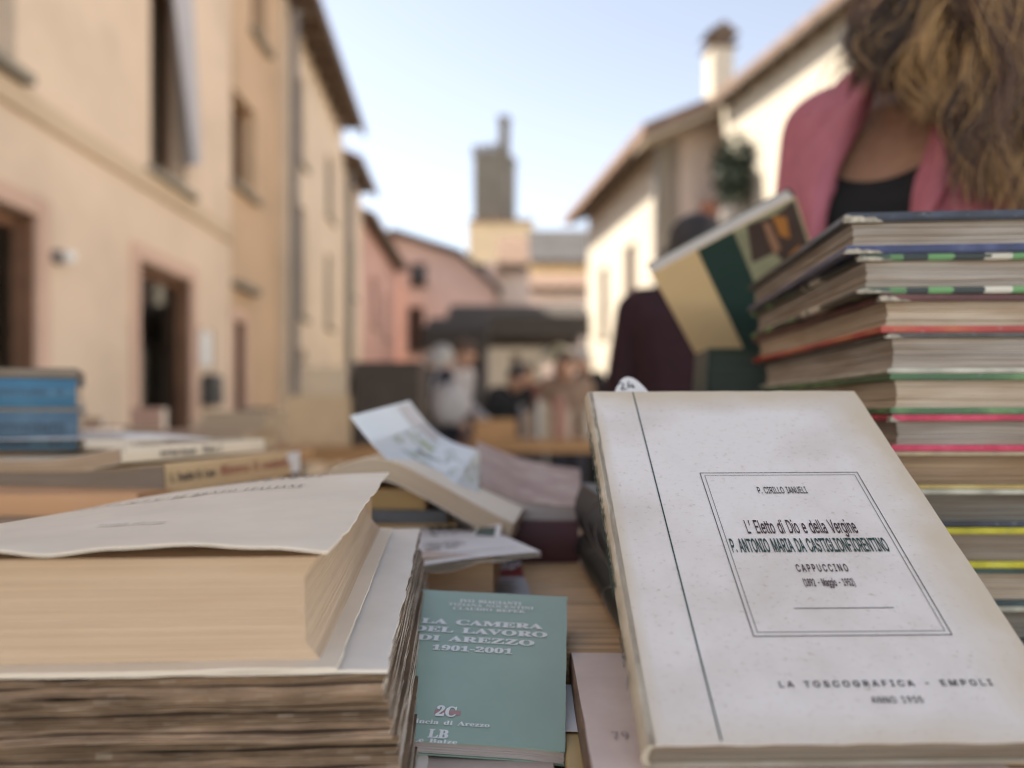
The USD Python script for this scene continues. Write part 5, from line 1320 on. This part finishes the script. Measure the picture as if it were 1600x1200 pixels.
b = trimesh.creation.icosphere(3, 1.0)
part(bag, 'bag', (np.array(b.vertices) * V(.13, .07, .14) + V(-.40, 5.2, 1.08), np.array(b.faces)), cloth('canvas_grey', (.42, .38, .36)), smooth=True)
part(bag, 'strap', tube([V(-.40 + .11 * math.cos(t), 5.2, 1.18 + .16 * math.sin(t)) for t in np.linspace(-.3, math.pi + .3, 14)], .008, 6), cloth('canvas_grey', (.42, .38, .36)))

# --- the woman in the pink blazer
C = V(.572, 1.13, 0); th45 = math.radians(45)
fw, rt = V(-math.sin(th45), -math.cos(th45), 0), V(math.cos(th45), -math.sin(th45), 0)
W = lambda a, b, z: C + rt * a + fw * b + UP * z
lips = at(1530, 2, 1.0)
hd = unit(V(-.22, -.78, -.55)); hs = unit(np.cross(hd, UP)); hu = np.cross(hs, hd)
hcen = lips - hd * .078 + hu * .062
hbones, hq = head_mesh(hcen, hd, .098)
torso = [[(W(-.085, -.01, .93), .10), (W(.085, -.01, .93), .10), (W(-.055, 0, 1.10), .088), (W(.055, 0, 1.10), .088)], [(W(-.055, 0, 1.10), .088), (W(.055, 0, 1.10), .088), (W(-.07, .015, 1.28), .092), (W(.07, .015, 1.28), .092)],
         [(W(-.07, .015, 1.28), .092), (W(.07, .015, 1.28), .092), (W(-.095, -.005, 1.395), .068), (W(.095, -.005, 1.395), .068)], [(W(-.065, .06, 1.265), .06), (W(.065, .06, 1.265), .06)],
         [(W(-.128, -.015, 1.435), .046), (W(.145, -.015, 1.435), .046), (W(0, .0, 1.40), .07)], [(W(-.08, -.01, 1.46), .035), (W(.08, -.01, 1.46), .035), (W(0, 0, 1.47), .055)]]
neck = [[(W(0, -.005, 1.43), .056), (hcen - hd * .03 - hu * .09, .05)]]
hand_at = HT + HA * (HWd + .012) + HB * (HLn * .85) - HN * (HTk / 2)
legs = []
for sg in (-1, 1):
    legs += chain((W(.085 * sg, 0, .92), .088), (W(.09 * sg, .015, .5), .058), (W(.09 * sg, -.01, .09), .04)) + [[(W(.09 * sg, -.03, .045), .042), (W(.095 * sg, .13, .032), .03)]]
shl, ell, wrl = W(-.138, -.012, 1.43), V(.435, 1.20, 1.16), hand_at + V(.075, .06, -.03)
shr, elr, wrr = W(.158, -.012, 1.43), W(.23, .06, 1.17), W(.10, .24, 1.10)
arms = chain((shl, .046), (ell, .038), (wrl, .028)) + chain((shr, .046), (elr, .038), (wrr, .028))
hands = hand_bones(wrl, hand_at - wrl - HN * .01, HN, .75, .92) + hand_bones(wrr, unit(V(-.6, -.3, .1)), V(0, -.2, 1), .6, .92)
wm = thing('person', 'woman in pink blazer and black top with long wavy brown hair', 'person', C)
body = limbs(torso + neck + hbones + arms + hands + legs, .014, 6)
part(wm, 'body', body, skin, smooth=True)
gr = lambda bs, d: [[(p, r + d) for p, r in b] for b in bs]
# black top with a scoop neck: the torso's own surface a little outwards, cut above a tilted plane
topm = to_manifold(limbs(gr(torso, .004), .014, 6))
cut = trimesh.creation.cylinder(.115, 1.2, sections=48)
cv_, cf_ = np.array(cut.vertices), np.array(cut.faces)
scoop = W(-.012, 0, 1.428) + cv_[:, :1] * rt + cv_[:, 2:3] * fw + cv_[:, 1:2] * UP
tt = trimesh.Trimesh(scoop, cf_, process=True)
if tt.volume < 0:
    tt.invert()
slab_ = trimesh.Trimesh(*cbox(0, 1, 0, 1, 0, 1, .1), process=True)
big = trimesh.creation.box([2, 2, 1.0]); big.apply_translation(C + V(0, 0, 1.925))
topm = topm - to_manifold(tt) - to_manifold(big)
part(wm, 'black_top', topm, cloth('jersey_black', (.028, .028, .029)), smooth=40)
blaz = to_manifold(limbs(gr(torso, .020) + gr(arms[:1] + arms[2:3], .020) + [[(ell, .056), (wrl + (ell - wrl) * .12, .044)], [(elr, .056), (wrr + (elr - wrr) * .12, .044)], [(W(-.10, -.01, .80), .125), (W(.10, -.01, .80), .125), (W(-.09, 0, .95), .12), (W(.09, 0, .95), .12)]], .014, 8))
vp = [(-.062, 1.75), (.055, 1.75), (.062, 1.45), (.040, 1.31), (.032, 1.22), (.030, .6), (-.078, .6), (-.079, 1.24), (-.070, 1.31), (-.078, 1.45)]
pv, pf = prism(vp, 0.0, .5)
pv = W(0, 0, 0) + pv[:, :1] * rt + pv[:, 1:2] * UP + pv[:, 2:3] * fw
ot = trimesh.Trimesh(pv, pf, process=True)
if ot.volume < 0:
    ot.invert()
inner = to_manifold(limbs(gr(torso, .010), .014, 6))
nb = trimesh.creation.cylinder(.066, .3, sections=32); nb.apply_translation(W(0, .01, 1.58))
bm_ = blaz.to_mesh(); solid_blazer = trimesh.Trimesh(bm_.vert_properties[:, :3], bm_.tri_verts, process=False)
blaz = blaz - to_manifold(ot) - inner - to_manifold(nb)
blazer_m = mat('blazer_pink', (.52, .175, .215), .75, .10, 25.0, .25, bscale=500, c2=(.56, .20, .24), spec=.25)
bl = part(wm, 'blazer', blaz, blazer_m, smooth=45)


def fplane(px, py, b):
    return on_plane(px, py, W(0, b, 0), fw)


def lapel(outer, inner, b, bulge, nm='lapel'):
    """A turned-back lapel between two edges drawn on the chest plane, rolled outwards in the middle."""
    n = 26
    def res(pts):
        pts = np.array(pts, float); d = np.concatenate([[0], np.cumsum(np.linalg.norm(np.diff(pts, axis=0), axis=1))])
        s = np.linspace(0, d[-1], n)
        return np.stack([np.interp(s, d, pts[:, i]) for i in range(2)], 1)
    o_, i_ = res(outer), res(inner)
    pts = []
    for k in range(n):
        row = []
        for j in range(9):
            u = j / 8
            q = o_[k] * (1 - u) + i_[k] * u
            d = unit(V((q[0] - 800) / F, 1, (HZ - q[1]) / F))
            hit, _, _ = solid_blazer.ray.intersects_location([EYE], [d])
            ds = np.linalg.norm(hit - EYE, axis=1) if len(hit) else [np.linalg.norm(fplane(q[0], q[1], .05) - EYE)]
            row.append(EYE + d * (min(ds) - .004 - bulge * math.sin(math.pi * (.12 + .88 * u))))
        pts.append(row)
    pts = np.array(pts)
    from scipy.ndimage import gaussian_filter
    pts = np.stack([gaussian_filter(pts[..., i], (1.2, .8), mode='nearest') for i in range(3)], -1)
    ui, vi = np.linspace(0, 1, n), np.linspace(0, 1, 9)
    from scipy.interpolate import RegularGridInterpolator
    G = RegularGridInterpolator((ui, vi), pts)
    v, f, st = sheet(lambda u, v: G(np.stack([np.clip(u, 0, 1), np.clip(v, 0, 1)], -1)), .007, n * 2, 18, fw)
    part(bl, nm, (v, f), blazer_m, smooth=True, uv=st)


lapel([(1368, 98), (1332, 140), (1294, 190), (1254, 230), (1240, 254), (1238, 305), (1244, 360), (1248, 420)], [(1378, 112), (1366, 150), (1348, 190), (1326, 228), (1305, 272), (1292, 318), (1286, 365), (1284, 420)], .118, .034)
lapel([(1462, 190), (1504, 249), (1482, 290), (1457, 335), (1440, 390)], [(1458, 200), (1446, 240), (1432, 290), (1420, 335), (1412, 390)], .118, .020)
part(wm, 'trousers', limbs(gr(legs[:2] + legs[3:5] + [[(W(-.085, 0, .92), .1), (W(.085, 0, .92), .1)]], .012), .03, 6), cloth('denim_dark', (.05, .05, .06)), smooth=True)
for b in (legs[2], legs[5]):
    part(wm, 'shoe', limbs([[(p, r + .008) for p, r in b]], .02, 3), wood_dark, smooth=True)
part(wm, 'lips', limbs([[(lips + hs * .02 + hd * .012, .0055), (lips + hd * .018, .0075)], [(lips - hs * .02 + hd * .012, .0055), (lips + hd * .018, .0075)]], .006, 2), plain('lip_red', (.32, .05, .05), .4), smooth=True)
for sg in (-1, 1):
    eye = trimesh.creation.icosphere(2, .0125)
    part(wm, 'eye', (np.array(eye.vertices) + hq(.032 * sg, .070, .012), np.array(eye.faces)), plain('eye_white', (.7, .68, .66), .2), smooth=True)
    eye = trimesh.creation.icosphere(2, .0065)
    part(wm, 'iris', (np.array(eye.vertices) + hq(.032 * sg, .0785, .010), np.array(eye.faces)), hair_dark, smooth=True)
cap = limbs([[(hq(0, -.025, .045), .092), (hq(0, .012, .07), .072), (hq(0, -.04, -.03), .085)], [(hq(0, -.05, -.05), .075), (hq(0, -.075, -.16), .06)]], .015, 4)
part(wm, 'hair', cap, hair_dark, smooth=True)
# long wavy strands: locks that fall from the parting on both sides of the bowed face, each a bundle of fine hairs
rh = np.random.default_rng(21)
hair_m = [usdkit.material(stage, '/World/Looks/strand_' + nm, {'p': ('principled_bsdf', {'base_color': c, 'roughness': .38, 'specular_ior_level': .5})}, surface='p.BSDF') for nm, c in (('dark', (.06, .038, .028)), ('brown', (.17, .09, .05)), ('gold', (.60, .37, .16)))]
groups = {0: [], 1: [], 2: []}


def lock(p0, p1, p2, tone, width, wave, count, ph):
    """A lock from the scalp p0 over p1 to its tip p2."""
    t = np.linspace(0, 1, 26)[:, None]
    c = p0 * (1 - t) ** 2 + 2 * p1 * t * (1 - t) + p2 * t ** 2
    s1 = unit(V(1, .2, 0)); s2 = unit(V(-.2, 1, 0))
    c = c + s1 * wave * np.sin(t * 13 + ph) * t + s2 * wave * .7 * np.cos(t * 11 + ph * 1.7) * t
    for _ in range(count):
        a, r_ = rh.random() * 6.28, width * rh.random() ** .5
        prof = (.35 + .9 * np.sin(np.pi * np.clip(t * .8 + .12, 0, 1)))
        off = (s1 * math.cos(a) + s2 * math.sin(a)) * r_ * prof
        fr = rh.normal(size=3) * .010
        groups[tone if rh.random() < .62 else int(rh.integers(0, 3))].append(c + off + fr * t)


def crown(az, el=.55):
    d = unit(hs * math.sin(az) + hd * math.cos(az) * .75 + hu * el)
    return hq(0, -.02, .04) + d * .088


def pxp(px, py, Y):
    return at(px, py, Y)


locks = []
for k in range(70):           # the fall on the viewer's left, over neck and shoulder
    x = 1352 + 95 * rh.random(); yb = 70 + 60 * rh.random() + .55 * max(0, x - 1375)
    tone = 0 if rh.random() < .62 else (1 if rh.random() < .7 else 2)
    Y = .985 + .09 * rh.random()
    locks.append((crown(-1.9 + .9 * rh.random() + .0, .45), pxp(x - 4, -60, Y + .02), pxp(x + 8 * rh.normal(), yb, Y - .01), tone))
for k in range(80):           # the middle fall in front of the neck
    x = 1430 + 95 * rh.random(); yb = 90 + 75 * rh.random() + .75 * (x - 1430)
    tone = 0 if rh.random() < .45 else (1 if rh.random() < .65 else 2)
    Y = .965 + .07 * rh.random()
    locks.append((crown(-.9 + .7 * rh.random(), .6), pxp(x - 10, -40, Y), pxp(x + 22 * rh.random(), yb, Y - .005), tone))
for k in range(150):          # the long fall on the right over the blazer
    x = 1524 + 130 * rh.random(); yb = 150 + 120 * rh.random() + .9 * min(80, x - 1500)
    tone = 0 if rh.random() < .48 else (1 if rh.random() < .6 else 2)
    Y = .90 + .09 * rh.random()
    locks.append((crown(.4 + 1.6 * rh.random(), .5), pxp(x + 10, -30, Y + .02), pxp(x + 30 * rh.random() - 5, yb, Y - .005), tone))
for a, b, c, tone in locks:
    lock(a, b, c, tone, .0105, .016 + .011 * rh.random(), 26, rh.random() * 6.28)
for g_, nm in ((0, 'dark'), (1, 'brown'), (2, 'gold')):
    p = numbered(wm, 'hair_strands')
    cu = UsdGeom.BasisCurves.Define(stage, p)
    pts = np.vstack(groups[g_]) - base_of[wm]
    cu.CreatePointsAttr(Vt.Vec3fArray.FromNumpy(pts.astype(np.float32)))
    cu.CreateCurveVertexCountsAttr(Vt.IntArray([26] * len(groups[g_])))
    cu.CreateTypeAttr('linear')
    wd = np.tile(np.concatenate([np.full(20, .0011), np.linspace(.0011, .0004, 6)]), len(groups[g_])).astype(np.float32)
    cu.CreateWidthsAttr(Vt.FloatArray.FromNumpy(wd)); cu.SetWidthsInterpolation('vertex')
    UsdShade.MaterialBindingAPI.Apply(cu.GetPrim()).Bind(hair_m[g_])
    cu.GetPrim().SetCustomDataByKey('kind', 'stuff')
